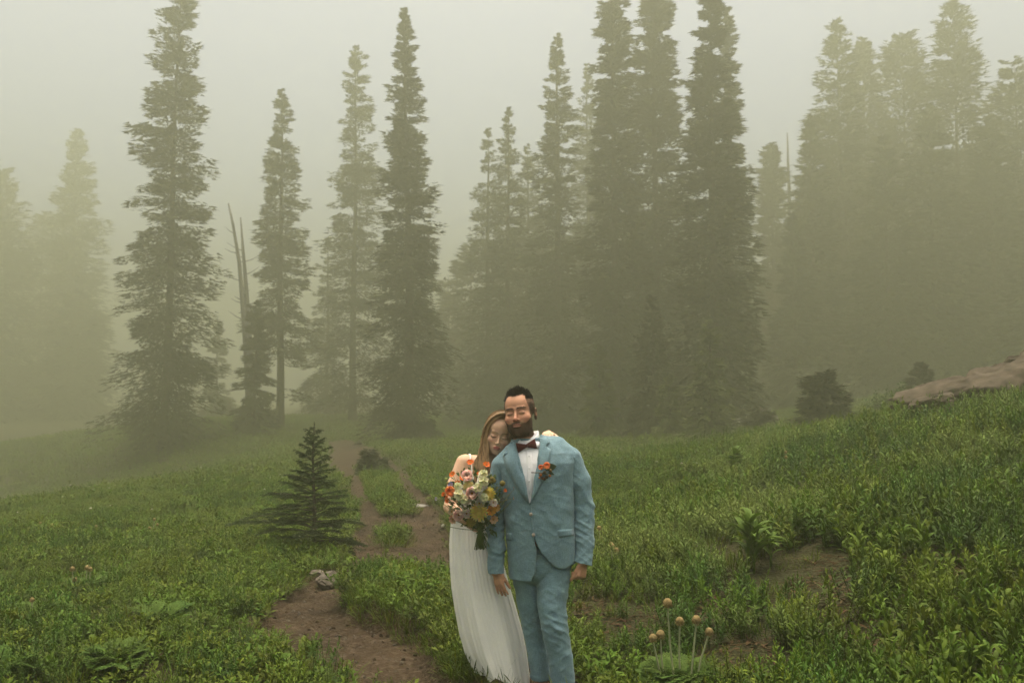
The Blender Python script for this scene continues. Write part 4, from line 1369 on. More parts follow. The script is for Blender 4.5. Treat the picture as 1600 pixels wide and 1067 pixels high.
class Sdf:
    def __init__(s, ax):
        s.ax = ax
        s.v = np.full([len(a) for a in ax], 0.2, dtype=np.float32)
        s.frame()

    def frame(s, Rm=None, t=(0, 0, 0), sc=1.0):
        s.R = np.eye(3) if Rm is None else np.asarray(Rm, float); s.t = np.asarray(t, float); s.sc = sc

    def win(s, lo, hi):
        sl, co = [], []
        for k in range(3):
            i = max(0, int(np.searchsorted(s.ax[k], lo[k])) - 1); j = min(len(s.ax[k]), int(np.searchsorted(s.ax[k], hi[k])) + 1)
            sl.append(slice(i, max(i, j))); co.append(s.ax[k][i:max(i, j)] - np.float32(s.t[k]))
        X, Y, Z = co[0][:, None, None], co[1][None, :, None], co[2][None, None, :]
        R_ = s.R.astype(np.float32); q = np.float32(1 / s.sc)
        L = [(R_[0, k] * X + R_[1, k] * Y + R_[2, k] * Z) * q for k in range(3)]
        return tuple(sl), L

    def put(s, sl, d, k, op):
        a = s.v[sl]; d = d * np.float32(s.sc); k = max(k * s.sc, 1e-4)
        if op == '+':
            h = np.clip(0.5 + 0.5 * (a - d) / k, 0, 1); s.v[sl] = a * (1 - h) + d * h - k * h * (1 - h)
        else:
            h = np.clip(0.5 - 0.5 * (a + d) / k, 0, 1); s.v[sl] = a * (1 - h) - d * h + k * h * (1 - h)

    def box(s, pts, r):
        P = np.asarray(pts, float) @ s.R.T * s.sc + s.t
        m = (r + 0.012) * s.sc
        return P.min(0) - m, P.max(0) + m

    def ell(s, c, r, k=0.01, op='+', rot=None):
        r = np.broadcast_to(np.asarray(r, np.float32), (3,)); c = np.asarray(c, np.float32)
        lo, hi = s.box([c], r.max() + k)
        sl, L = s.win(lo, hi)
        if 0 in s.v[sl].shape: return
        p = [L[i] - c[i] for i in range(3)]
        if rot is not None:
            q = np.asarray(rot, np.float32); p = [q[0, i] * p[0] + q[1, i] * p[1] + q[2, i] * p[2] for i in range(3)]
        k0 = np.sqrt((p[0] / r[0]) ** 2 + (p[1] / r[1]) ** 2 + (p[2] / r[2]) ** 2) + 1e-6
        k1 = np.sqrt((p[0] / r[0] ** 2) ** 2 + (p[1] / r[1] ** 2) ** 2 + (p[2] / r[2] ** 2) ** 2) + 1e-6
        s.put(sl, k0 * (k0 - 1) / k1, k, op)

    def cap(s, a, b, ra, rb, k=0.01, op='+', flat=None):
        """tapered capsule; flat = (unit axis, factor) squeezes the section along that axis"""
        a = np.asarray(a, np.float32); b = np.asarray(b, np.float32)
        lo, hi = s.box([a, b], max(ra, rb) + k)
        sl, L = s.win(lo, hi)
        if 0 in s.v[sl].shape: return
        p = [L[i] - a[i] for i in range(3)]; e = b - a
        t = np.clip((p[0] * e[0] + p[1] * e[1] + p[2] * e[2]) / (float(e @ e) + 1e-9), 0, 1)
        q = [p[i] - t * e[i] for i in range(3)]
        f = 1.0
        if flat is not None:
            n = np.asarray(flat[0], np.float32); n = n / np.linalg.norm(n); f = flat[1]
            w = q[0] * n[0] + q[1] * n[1] + q[2] * n[2]
            q = [q[i] + n[i] * w * (1 / f - 1) for i in range(3)]
        d = np.sqrt(q[0] ** 2 + q[1] ** 2 + q[2] ** 2) - (ra + (rb - ra) * t)
        s.put(sl, d * (0.5 + 0.5 * f), k, op)

    def chain(s, pts, rad, k=0.01, flat=None):
        for i in range(len(pts) - 1):
            s.cap(pts[i], pts[i + 1], rad[i], rad[i + 1], k, '+', flat)

    def nets(s):
        v = s.v; ins = v < 0
        c = np.zeros([n - 1 for n in v.shape], np.int8)
        for dx in (0, 1):
            for dy in (0, 1):
                for dz in (0, 1):
                    c += ins[dx:dx + c.shape[0], dy:dy + c.shape[1], dz:dz + c.shape[2]]
        idx = np.argwhere((c > 0) & (c < 8))
        ids = np.full(c.shape, -1, np.int32); ids[tuple(idx.T)] = np.arange(len(idx))
        corner = {(dx, dy, dz): v[idx[:, 0] + dx, idx[:, 1] + dy, idx[:, 2] + dz] for dx in (0, 1) for dy in (0, 1) for dz in (0, 1)}
        acc = np.zeros((len(idx), 3)); cnt = np.zeros(len(idx))
        for k in range(3):
            for a in (0, 1):
                for b in (0, 1):
                    c0 = [0, 0, 0]; o = [i for i in range(3) if i != k]
                    c0[o[0]] = a; c0[o[1]] = b; c1 = list(c0); c1[k] = 1
                    va, vb = corner[tuple(c0)], corner[tuple(c1)]
                    m = (va < 0) != (vb < 0)
                    t = np.where(m, va / np.where(m, va - vb, 1), 0)
                    p = np.tile(np.array(c0, float), (len(idx), 1)); p[:, k] = t
                    acc += p * m[:, None]; cnt += m
        u = acc / cnt[:, None]
        V = np.stack([s.ax[k][idx[:, k]] + (s.ax[k][idx[:, k] + 1] - s.ax[k][idx[:, k]]) * u[:, k] for k in range(3)], 1)
        Q = []
        for k in range(3):
            n = [slice(None)] * 3; n2 = [slice(None)] * 3
            n[k] = slice(0, -1); n2[k] = slice(1, None)
            A, B = ins[tuple(n)], ins[tuple(n2)]
            e = np.argwhere(A != B)
            o = [i for i in range(3) if i != k]
            ok = (e[:, o[0]] > 0) & (e[:, o[1]] > 0) & (e[:, o[0]] < v.shape[o[0]] - 1) & (e[:, o[1]] < v.shape[o[1]] - 1)
            e = e[ok]
            def cell(d0, d1):
                q = e.copy(); q[:, o[0]] += d0; q[:, o[1]] += d1
                return ids[tuple(q.T)]
            quad = np.stack([cell(-1, -1), cell(0, -1), cell(0, 0), cell(-1, 0)], 1)
            fl = A[tuple(e.T)]
            if k == 1: fl = ~fl
            quad = np.where(fl[:, None], quad, quad[:, ::-1])
            Q.append(quad)
        Q = np.concatenate(Q)
        return V, Q[(Q >= 0).all(1)]


def relax(V, Q, it=1, f=0.5):
    for _ in range(it):
        acc = np.zeros_like(V); n = np.zeros(len(V))
        for i in range(4):
            a, b = Q[:, i], Q[:, (i + 1) % 4]
            np.add.at(acc, a, V[b]); np.add.at(n, a, 1); np.add.at(acc, b, V[a]); np.add.at(n, b, 1)
        V = V * (1 - f) + f * acc / np.maximum(n, 1)[:, None]
    return V


def vnormals(V, Q):
    n = np.cross(V[Q[:, 2]] - V[Q[:, 0]], V[Q[:, 3]] - V[Q[:, 1]])
    N = np.zeros_like(V)
    for i in range(4): np.add.at(N, Q[:, i], n)
    return N / (np.linalg.norm(N, axis=1, keepdims=True) + 1e-12)


def bvh_of(objs):
    V, F, o = [], [], 0
    for ob in objs:
        me = ob.data
        co = np.empty(len(me.vertices) * 3); me.vertices.foreach_get('co', co)
        V += [tuple(c) for c in co.reshape(-1, 3)]
        F += [[i + o for i in p.vertices] for p in me.polygons]
        o += len(me.vertices)
    return BVHTree.FromPolygons(V, F)


def drape(name, poly, bvh, off, thick, mat, parent, Y=5.95, cuts=3, smooth=True, puff=0.0):
    """a patch of cloth cut to an outline and laid on the garment underneath"""
    bm = bmesh.new()
    vs = [bm.verts.new((p[0], p[1], 0)) for p in poly]
    bm.faces.new(vs)
    bmesh.ops.triangulate(bm, faces=bm.faces[:])
    bmesh.ops.subdivide_edges(bm, edges=bm.edges[:], cuts=cuts, use_grid_fill=True)
    bmesh.ops.triangulate(bm, faces=bm.faces[:])
    o0 = Vector((0, 0, CAM_Z))
    bnd = {v for e in bm.edges if e.is_boundary for v in e.verts}
    for v in bm.verts:
        w = Vector(W(v.co.x, v.co.y, Y)); d = (w - o0).normalized()
        h = bvh.ray_cast(o0, d)
        if h[0] is None or abs(h[0].y - Y) > 0.35:
            loc, nrm, _, _ = bvh.find_nearest(w); h = (loc, nrm)
        v.co = h[0] - d * (off + (0 if v in bnd else puff))
    if bm.faces:
        bm.normal_update()
        if sum(f.normal.y for f in bm.faces) > 0: bmesh.ops.reverse_faces(bm, faces=bm.faces[:])
    me = bpy.data.meshes.new(name); bm.to_mesh(me); bm.free()
    me.materials.append(mat)
    for p in me.polygons: p.use_smooth = smooth
    ob = link(name, me, parent)
    sd = ob.modifiers.new('thickness', 'SOLIDIFY'); sd.thickness = thick; sd.offset = -1
    return ob


def strands(name, roots, dirs, length, width, mat, parent, rg, bend=None, segs=3, tone=(0.7, 1.3)):
    """tapered hair ribbons"""
    n = len(roots)
    length = np.broadcast_to(length, (n,)); width = np.broadcast_to(width, (n,))
    bend = np.zeros((n, 3)) if bend is None else bend
    S = np.cross(dirs, np.array([0.1, -1.0, 0.1]) + rg.standard_normal((n, 3)) * 0.4); S /= np.linalg.norm(S, axis=1, keepdims=True) + 1e-9
    rows = []
    for i in range(segs):
        t = i / segs
        c = roots + dirs * (length * t)[:, None] + bend * (length * t * t)[:, None]
        w = (width * 0.5 * (1 - 0.7 * t))[:, None]
        rows += [c - S * w, c + S * w]
    rows.append(roots + dirs * length[:, None] + bend * length[:, None])
    m = len(rows)
    V = np.stack(rows, 1).reshape(-1, 3)
    b = np.arange(n) * m
    Q = [np.stack([b + 2 * i, b + 2 * i + 1, b + 2 * i + 3, b + 2 * i + 2], 1) for i in range(segs - 1)]
    T = np.stack([b + m - 3, b + m - 2, b + m - 1], 1)
    c = np.repeat(rg.uniform(tone[0], tone[1], n), m)
    return link(name, np_mesh(name, V, Q + [T] if Q else T, mat, True, np.stack([c, c, c], 1)), parent)


def ribbons(name, paths, width, mat, parent, tone, seed=0):
    """long hair ribbons; paths (n, s, 3)"""
    n, s, _ = paths.shape
    rg = np.random.default_rng(seed)
    tg = np.gradient(paths, axis=1); tg /= np.linalg.norm(tg, axis=2, keepdims=True) + 1e-9
    S = np.cross(tg, np.array([0.0, -1.0, 0.15]) + rg.standard_normal((n, 1, 3)) * 0.35)
    S /= np.linalg.norm(S, axis=2, keepdims=True) + 1e-9
    tp = np.sin(np.pi * np.clip(np.linspace(0.12, 0.97, s), 0, 1))[None, :, None] ** 0.6
    w = np.asarray(width).reshape(n, 1, 1) * 0.5 * tp
    V = np.stack([paths - S * w, paths + S * w], 2).reshape(-1, 3)
    b = (np.arange(n)[:, None] * s + np.arange(s - 1)[None, :]).ravel() * 2
    Q = np.stack([b, b + 1, b + 3, b + 2], 1)
    c = np.repeat(tone, s * 2)
    return link(name, np_mesh(name, V, Q, mat, True, np.stack([c, c, c * 0.97], 1)), parent)


# ================================================================== heads and hands
def sculpt_head(f, Rm, t, sc, fem=False):
    f.frame(Rm, t, sc)
    E, K = f.ell, f.cap
    E((0, 0.018, 0.042), (0.076, 0.097, 0.082), 0.01)
    E((0, -0.035, 0.042), (0.062, 0.050, 0.052), 0.03)
    E((0, -0.030, -0.035), (0.061 if fem else 0.066, 0.060, 0.074), 0.03)
    if fem:
        E((0, -0.040, -0.075), (0.044, 0.050, 0.038), 0.025); E((0, -0.073, -0.099), (0.016, 0.016, 0.014), 0.02)
    else:
        E((0, -0.034, -0.076), (0.057, 0.056, 0.042), 0.025); E((0, -0.073, -0.101), (0.024, 0.020, 0.019), 0.02)
    for s in (-1, 1):
        E((s * 0.042, -0.062, -0.028), (0.024, 0.022, 0.021), 0.022)
        b = 0.0058 if fem else 0.0080
        K((s * 0.040, -0.076, 0.024), (s * 0.013, -0.084, 0.021), b * 0.8, b, 0.014)
        E((s * 0.032, -0.100, 0.005), (0.019, 0.0155, 0.0110), 0.022, '-')
        E((s * 0.0315, -0.0750, 0.000), (0.0165, 0.0135, 0.0125), 0.007)
        K((s * 0.0315 - 0.013, -0.0885, -0.0045), (s * 0.0315 + 0.013, -0.0885, -0.0045), 0.0016, 0.0016, 0.002, '-')
        n = 0.85 if fem else 1.0
        E((s * 0.0118 * n, -0.098, -0.0345), (0.0070 * n, 0.010, 0.0072 * n), 0.005)
        e = rotm(yaw=s * 0.35, roll=s * 0.08)
        E((s * 0.079, 0.020, -0.008), (0.0085, 0.019, 0.033), 0.005, '+', e)
        E((s * 0.087, 0.012, -0.005), (0.0065, 0.010, 0.019), 0.004, '-', e)
    n = 0.82 if fem else 1.0
    K((0, -0.081, 0.015), (0, -0.1075, -0.027), 0.0058 * n, 0.0085 * n, 0.009)
    E((0, -0.1085 - (0 if fem else 0.002), -0.031), 0.0100 * n, 0.006)
    for s in (-1, 1): E((s * 0.006 * n, -0.106, -0.0415), (0.0032, 0.005, 0.0028), 0.002, '-')
    if fem:
        E((0, -0.0935, -0.0575), (0.0225, 0.0105, 0.0058), 0.005); E((0, -0.0925, -0.0680), (0.0190, 0.0115, 0.0072), 0.005)
    else:
        E((0, -0.0935, -0.0580), (0.0245, 0.0100, 0.0055), 0.005); E((0, -0.0930, -0.0690), (0.0205, 0.0110, 0.0068), 0.005)
    K((-0.022, -0.1055, -0.0632), (0.022, -0.1055, -0.0632), 0.0020, 0.0020, 0.003, '-')
    f.frame()


def to_local(V, Rm, t, sc):
    return (V - np.asarray(t)) @ Rm / sc


def hand(f, wrist, d, n, thumb, curl, sc=1.0, spread=0.0, tcurl=0.35, rad=1.0, flat=0.62, tout=0.62):
    """wrist point, finger direction d, palm normal n (fingers curl towards it), thumb = +1/-1 side"""
    wrist = np.asarray(wrist, float); d = np.asarray(d, float) / np.linalg.norm(d)
    n = np.asarray(n, float); n = n - d * (n @ d); n /= np.linalg.norm(n)
    w = np.cross(d, n) * thumb
    f.frame()
    for i, lat in enumerate((-0.027, -0.009, 0.009, 0.026)):
        f.cap(wrist + d * 0.012 * sc + w * lat * 0.62 * sc, wrist + (d * 0.082 + w * lat) * sc, 0.0155 * sc, 0.0125 * sc, 0.012, '+', (n, flat + 0.2))
    lens = (0.056, 0.070, 0.078, 0.070)          # little finger first, index next to the thumb
    for i, lat in enumerate((-0.0285, -0.0095, 0.0095, 0.0275)):
        p = wrist + (d * 0.086 + w * lat) * sc
        a = 0.12 if np.isscalar(curl) else 0
        cu = curl if np.isscalar(curl) else curl[i]
        dd = d + w * spread * (i - 1.5)
        dd = dd / np.linalg.norm(dd)
        r0 = 0.0088 * sc * rad * (0.86 if i == 0 else 1)
        for j, q in enumerate((0.46, 0.30, 0.24)):
            a += cu * (1.0, 1.15, 0.7)[j]
            e = p + (dd * math.cos(a) + n * math.sin(a)) * lens[i] * q * sc
            f.cap(p, e, r0 * (1 - 0.10 * j), r0 * (0.9 - 0.10 * j), 0.0035)
            p = e
    p = wrist + (d * 0.026 + w * 0.030) * sc
    td = d * 0.75 + w * tout + n * 0.3
    f.cap(wrist + (d * 0.015 + w * 0.012) * sc, p + td * 0.016 * sc, 0.016 * sc, 0.0125 * sc, 0.010)
    for j, q in enumerate((0.042, 0.034, 0.026)):
        td = td / np.linalg.norm(td)
        e = p + td * q * sc
        f.cap(p, e, 0.0112 * sc * rad * (1 - 0.07 * j), 0.0102 * sc * rad * (1 - 0.1 * j), 0.005)
        p = e; td = td * math.cos(tcurl) + (d * 0.8 + n * 0.5) * math.sin(tcurl)


M_skin = pmat('skin', (1, 1, 1), 0.6, 0.22, use_col=True, nscale=180, namt=0.05, sss=0.12)
M_hair_d = pmat('dark_hair', (0.020, 0.013, 0.008), 0.5, 0.4, use_col=True)
M_beard = pmat('beard_hair', (0.060, 0.033, 0.017), 0.6, 0.3, use_col=True)
M_hair_b = pmat('blond_hair', (0.27, 0.165, 0.075), 0.42, 0.45, use_col=True)


def fabric(name, c1, c2, scale=420, bump=0.25, rough=0.85, sheen=0.15, big=5.0, bigamt=0.10, crease=(16.0, 0.0)):
    """woven cloth: warp and weft streaks plus broad unevenness"""
    m, nt, out = new_mat(name)
    N, L = nt.nodes, nt.links
    b = N.new('ShaderNodeBsdfPrincipled'); b.inputs['Roughness'].default_value = rough; b.inputs['Specular IOR Level'].default_value = 0.2
    b.inputs['Sheen Weight'].default_value = sheen
    tc = N.new('ShaderNodeTexCoord')
    outs = []
    for sx, sz in ((1.0, 0.10), (0.10, 1.0)):
        mp = N.new('ShaderNodeMapping'); mp.inputs['Scale'].default_value = (sx, (sx + sz) / 2, sz)
        n = N.new('ShaderNodeTexNoise'); n.inputs['Scale'].default_value = scale; n.inputs['Detail'].default_value = 3
        L.new(tc.outputs['Object'], mp.inputs['Vector']); L.new(mp.outputs[0], n.inputs['Vector']); outs.append(n.outputs['Fac'])
    ad = N.new('ShaderNodeMath'); ad.operation = 'ADD'; L.new(outs[0], ad.inputs[0]); L.new(outs[1], ad.inputs[1])
    mr = N.new('ShaderNodeMapRange'); mr.inputs['From Min'].default_value = 0.75; mr.inputs['From Max'].default_value = 1.25
    L.new(ad.outputs[0], mr.inputs['Value'])
    mx = N.new('ShaderNodeMix'); mx.data_type = 'RGBA'; mx.inputs[6].default_value = (*c1, 1); mx.inputs[7].default_value = (*c2, 1)
    L.new(mr.outputs[0], mx.inputs[0])
    nb = N.new('ShaderNodeTexNoise'); nb.inputs['Scale'].default_value = big; nb.inputs['Detail'].default_value = 4
    L.new(tc.outputs['Object'], nb.inputs['Vector'])
    m2 = N.new('ShaderNodeMapRange'); m2.inputs['From Min'].default_value = 0.3; m2.inputs['From Max'].default_value = 0.7
    m2.inputs['To Min'].default_value = 1 - bigamt; m2.inputs['To Max'].default_value = 1 + bigamt; L.new(nb.outputs['Fac'], m2.inputs['Value'])
    mm = N.new('ShaderNodeMix'); mm.data_type = 'RGBA'; mm.blend_type = 'MULTIPLY'; mm.inputs[0].default_value = 1
    L.new(mx.outputs[2], mm.inputs[6]); L.new(m2.outputs[0], mm.inputs[7])
    L.new(mm.outputs[2], b.inputs['Base Color'])
    bp = N.new('ShaderNodeBump'); bp.inputs['Strength'].default_value = bump; bp.inputs['Distance'].default_value = 0.002
    L.new(ad.outputs[0], bp.inputs['Height'])
    cr = N.new('ShaderNodeTexNoise'); cr.inputs['Scale'].default_value = crease[0]; cr.inputs['Detail'].default_value = 3; cr.inputs['Distortion'].default_value = 1.2
    try:
        cr.noise_type = 'RIDGED_MULTIFRACTAL'
    except Exception:
        pass
    mp2 = N.new('ShaderNodeMapping'); mp2.inputs['Scale'].default_value = (0.55, 0.55, 1.3); mp2.inputs['Rotation'].default_value = (0, 0.5, 0)
    L.new(tc.outputs['Object'], mp2.inputs['Vector']); L.new(mp2.outputs[0], cr.inputs['Vector'])
    b2 = N.new('ShaderNodeBump'); b2.inputs['Strength'].default_value = crease[1]; b2.inputs['Distance'].default_value = 0.004
    L.new(cr.outputs['Fac'], b2.inputs['Height']); L.new(bp.outputs[0], b2.inputs['Normal']); L.new(b2.outputs[0], b.inputs['Normal'])
    L.new(b.outputs[0], out.inputs['Surface'])
    return m


M_linen = fabric('blue_linen', (0.100, 0.180, 0.212), (0.195, 0.300, 0.330), crease=(17.0, 0.55), bigamt=0.14)
M_shirt = fabric('white_shirt', (0.76, 0.76, 0.76), (0.82, 0.82, 0.82), bump=0.1, bigamt=0.03)
M_dress = fabric('ivory_chiffon', (0.74, 0.72, 0.65), (0.80, 0.78, 0.71), bump=0.12, bigamt=0.03)
M_bow = fabric('burgundy_cloth', (0.040, 0.007, 0.007), (0.085, 0.015, 0.014), scale=160, bump=0.3)
M_button = pmat('button', (0.30, 0.25, 0.20), 0.4, 0.5)
M_shoe = pmat('brown_leather', (0.09, 0.045, 0.022), 0.45, 0.5, nscale=20, namt=0.2)
GY0 = 5.95


def g(px, py, dy=0.0):
    return W(px, py, GY0 + dy)


def folds(V, d, freq, seed, warp=0.8, sharp=1.6):
    """cloth fold height 0..1 for stripes across direction d, bent and broken by noise"""
    d = np.asarray(d, float); d = d / np.linalg.norm(d)
    w = fbm(V[:, 0] * 6, V[:, 1] * 6, V[:, 2] * 6, seed=seed, oct=2) - 0.5
    s = np.sin((V @ d) * freq + w * 2 * math.pi * warp + seed)
    h = np.clip(0.5 + 0.5 * s, 0, 1) ** sharp
    m = sstep(0.40, 0.62, fbm(V[:, 0] * 9 + 3, V[:, 1] * 9, V[:, 2] * 7, seed=seed + 9, oct=2))
    return h * m


# ================================================================== the groom
groom = empty('person', g(850, 1083)); tag(groom, 'bearded man with closed eyes in a light blue linen suit and bow tie', 'person', 'wedding couple')
GO = np.array(groom.location)


def g_obj(name, V, Q, mat, col=None, parent=None, smooth=True):
    """a mesh given in world coordinates, hung under the groom"""
    o = link(name, np_mesh(name, V, Q, mat, smooth, col), None)
    return o


def adopt(o, root, off=None):
    """parent o to root, keeping the world placement of its mesh"""
    o.parent = root
    o.matrix_parent_inverse = Matrix.Translation(-Vector(root.location)) if off is None else Matrix.Identity(4)
    return o


# ---- body: head, neck, trunk, arms with hands, legs in one skin
HR_g = rotm(R(-15), R(-8), R(-4)); HT_g = g(812.5, 646.5, 0.0); HS_g = 1.135
hx, hy, hz = HT_g
ax = [axis_steps(-0.21, 0.54, 0.0075, [(hx - 0.11, hx + 0.115, 0.0027), (-0.16, -0.01, 0.0036), (0.35, 0.49, 0.0036)]), axis_steps(5.70, 6.22, 0.0075, [(hy - 0.14, hy + 0.06, 0.0027)]),
      axis_steps(0.0, 1.86, 0.008, [(hz - 0.15, hz + 0.16, 0.0026), (0.60, 0.80, 0.0034)])]
f = Sdf(ax)
sculpt_head(f, HR_g, HT_g, HS_g)
f.cap(g(815, 672, 0.03), g(824, 704, 0.03), 0.064, 0.070, 0.02)
f.cap(g(824, 704, 0.03), g(790, 724, 0.03), 0.06, 0.055, 0.03); f.cap(g(824, 704, 0.03), g(885, 716, 0.03), 0.06, 0.055, 0.03)
f.ell(g(838, 745, 0.02), (0.175, 0.105, 0.17), 0.03); f.ell(g(842, 815, 0.02), (0.165, 0.105, 0.16), 0.03); f.ell(g(845, 885, 0.02), (0.165, 0.105, 0.11), 0.03)
f.chain([g(784, 728, 0.02), g(773, 815, 0.03), g(775, 893, -0.02)], [0.05, 0.042, 0.031], 0.01)
f.chain([g(893, 722, 0.02), g(911, 802, 0.03), g(911, 878, -0.03)], [0.052, 0.045, 0.032], 0.01)
f.chain([g(822, 900, 0.06), g(832, 985, 0.08), g(846, 1066, 0.10)], [0.07, 0.052, 0.04], 0.01)
f.chain([g(866, 905, 0), g(866, 975, -0.04), g(880, 1070, -0.03)], [0.08, 0.058, 0.042], 0.01)
hand(f, g(776, 890, -0.02), (0.20, -0.06, -1.0), (0.62, 0.75, 0.15), 1, (0.10, 0.14, 0.18, 0.20), 0.98, 0.04, 0.25, tout=0.12)
hand(f, g(911.5, 877, -0.03), (-0.16, -0.18, -1.0), (-0.70, 0.70, 0.0), -1, 0.95, 0.98, 0.0, 0.9, 1.1, tout=0.10)
V, Q = f.nets()
V = relax(V, Q, 1, 0.35)
N_ = vnormals(V, Q)
Lg = to_local(V, HR_g, HT_g, HS_g)
lx, ly, lz = Lg[:, 0], Lg[:, 1], Lg[:, 2]
ax_ = np.abs(lx)
skin = np.array([0.46, 0.240, 0.145])
colr = np.tile(skin, (len(V), 1)) * (0.92 + 0.16 * fbm(V[:, 0] * 40, V[:, 1] * 40, V[:, 2] * 40, seed=2))[:, None]
head_m = (lz > -0.135) & (V[:, 2] > 1.45)


def blend(col, m, c):
    m = np.clip(m, 0, 1)[:, None]
    return col * (1 - m) + np.asarray(c) * m


def gauss(a, b, s):
    return np.exp(-((a - b) / s) ** 2)


front = sstep(-0.03, -0.06, ly) * head_m
colr = blend(colr, 0.45 * front * (gauss(ax_, 0.045, 0.022) * gauss(lz, -0.03, 0.02) + gauss(ax_, 0.0, 0.016) * gauss(lz, -0.03, 0.014)), (0.42, 0.16, 0.10))
colr = blend(colr, 0.35 * front * gauss(ax_, 0.032, 0.018) * gauss(lz, 0.004, 0.012), (0.22, 0.10, 0.065))
lash = front * sstep(0.0175, 0.0135, np.abs(ax_ - 0.0315)) * gauss(lz, -0.0048 + ((ax_ - 0.0315) / 0.0155) ** 2 * 0.0035, 0.0020)
colr = blend(colr, 1.0 * lash, (0.02, 0.012, 0.008))
browm = front * sstep(0.004, 0.012, ax_) * sstep(0.056, 0.046, ax_) * gauss(lz, 0.0235 + 0.004 * np.sin((ax_ - 0.008) / 0.045 * 3.0), 0.0048)
colr = blend(colr, 0.72 * browm, (0.035, 0.02, 0.012))
lip = front * sstep(1.1, 0.8, np.sqrt((lx / 0.0235) ** 2 + ((lz + 0.0638) / 0.0105) ** 2))
zline = np.interp(ax_, [0, 0.02, 0.030, 0.045, 0.060, 0.075], [-0.0435, -0.0450, -0.052, -0.054, -0.043, -0.018])
beard_m = head_m * sstep(0.004, -0.004, lz - zline) * (1 - lip) * sstep(0.055, 0.030, ly) * sstep(-0.132, -0.118, lz)
burn_m = head_m * sstep(0.060, 0.066, ax_) * sstep(-0.050, -0.038, ly) * sstep(0.012, 0.0, ly) * sstep(0.06, 0.04, lz)
beard_m = np.maximum(beard_m, burn_m * sstep(0.02, -0.01, ly))
colr = blend(colr, 0.85 * beard_m, (0.040, 0.022, 0.012))
colr = blend(colr, 0.75 * lip, (0.30, 0.120, 0.085))
hairline = np.interp(ax_, [0, 0.02, 0.036, 0.050, 0.060, 0.068], [0.086, 0.089, 0.093, 0.083, 0.050, 0.0])
scalp = head_m * sstep(-0.006, 0.008, lz - hairline + 0.010 * (vnoise(lx * 220, ly * 220, lz * 60, seed=6) - 0.5))
scalp = np.maximum(scalp, head_m * sstep(-0.050, -0.022, ly + 0.012 * (vnoise(lx * 200, ly * 80, lz * 200, seed=7) - 0.5)) * sstep(-0.02, 0.0, lz + np.where(ly > 0.04, 0.07, 0.0)) * (ax_ < 0.079))
colr = blend(colr, 0.74 * scalp, (0.060, 0.040, 0.026))
groom_body = g_obj('body', V, Q, M_skin, colr)
adopt(groom_body, groom)
rg = np.random.default_rng(15)
# hair: spiky top, cropped sides
topm = np.where((scalp > 0.6) & (lz > 0.070) & (ly < 0.085))[0]
pk = rg.choice(topm, 3400)
upv = HR_g @ np.array([0, -0.15, 1.0])
cl = np.floor(Lg[pk] / 0.016); jit = np.stack([_hash(cl[:, 0], cl[:, 1], cl[:, 2], s) - 0.5 for s in (1, 2, 3)], 1)
d_ = N_[pk] * 0.55 + upv * 0.75 + jit * 0.95 + rg.standard_normal((len(pk), 3)) * 0.08
d_ /= np.linalg.norm(d_, axis=1, keepdims=True)
ln_ = np.interp(Lg[pk, 2], [0.07, 0.10, 0.125], [0.008, 0.022, 0.034]) * rg.uniform(0.7, 1.15, len(pk)) * (0.75 + 0.6 * _hash(cl[:, 0], cl[:, 1], cl[:, 2], 9)) * np.interp(Lg[pk, 1], [-0.07, -0.02, 0.09], [1.05, 1.0, 0.7])
adopt(strands('hair', V[pk], d_, ln_, 0.0022, M_hair_d, None, rg, tone=(0.5, 1.6)), groom)
sidem = np.where((scalp > 0.5) & (lz <= 0.075))[0]
pk = rg.choice(sidem, 4200)
d_ = N_[pk] * 0.5 + HR_g @ np.array([0, 0.5, -0.7]) + rg.standard_normal((len(pk), 3)) * 0.2
d_ /= np.linalg.norm(d_, axis=1, keepdims=True)
adopt(strands('cropped_hair', V[pk], d_, rg.uniform(0.003, 0.006, len(pk)), 0.0010, M_beard, None, rg, segs=2, tone=(0.5, 1.3)), groom)
bm_ = np.where(beard_m > 0.45)[0]
pk = rg.choice(bm_, 6500)
d_ = N_[pk] * 0.8 + HR_g @ np.array([0, -0.25, -0.85]) + rg.standard_normal((len(pk), 3)) * 0.18
d_ /= np.linalg.norm(d_, axis=1, keepdims=True)
bl = np.interp(Lg[pk, 2], [-0.12, -0.08, -0.045, 0.0], [0.009, 0.0075, 0.0045, 0.003])
adopt(strands('beard', V[pk] - N_[pk] * 0.001, d_, bl * rg.uniform(0.6, 1.2, len(pk)), 0.0012, M_beard, None, rg, tone=(0.45, 1.7)), groom)
bw = np.where(browm > 0.35)[0]
pk = rg.choice(bw, 260)
d_ = N_[pk] * 0.35 + (HR_g @ np.array([1.0, 0, 0.25]))[None, :] * np.sign(Lg[pk, :1]) + rg.standard_normal((len(pk), 3)) * 0.2
d_ /= np.linalg.norm(d_, axis=1, keepdims=True)
adopt(strands('eyebrows', V[pk], d_, rg.uniform(0.004, 0.007, len(pk)), 0.0009, M_hair_d, None, rg, segs=2), groom)

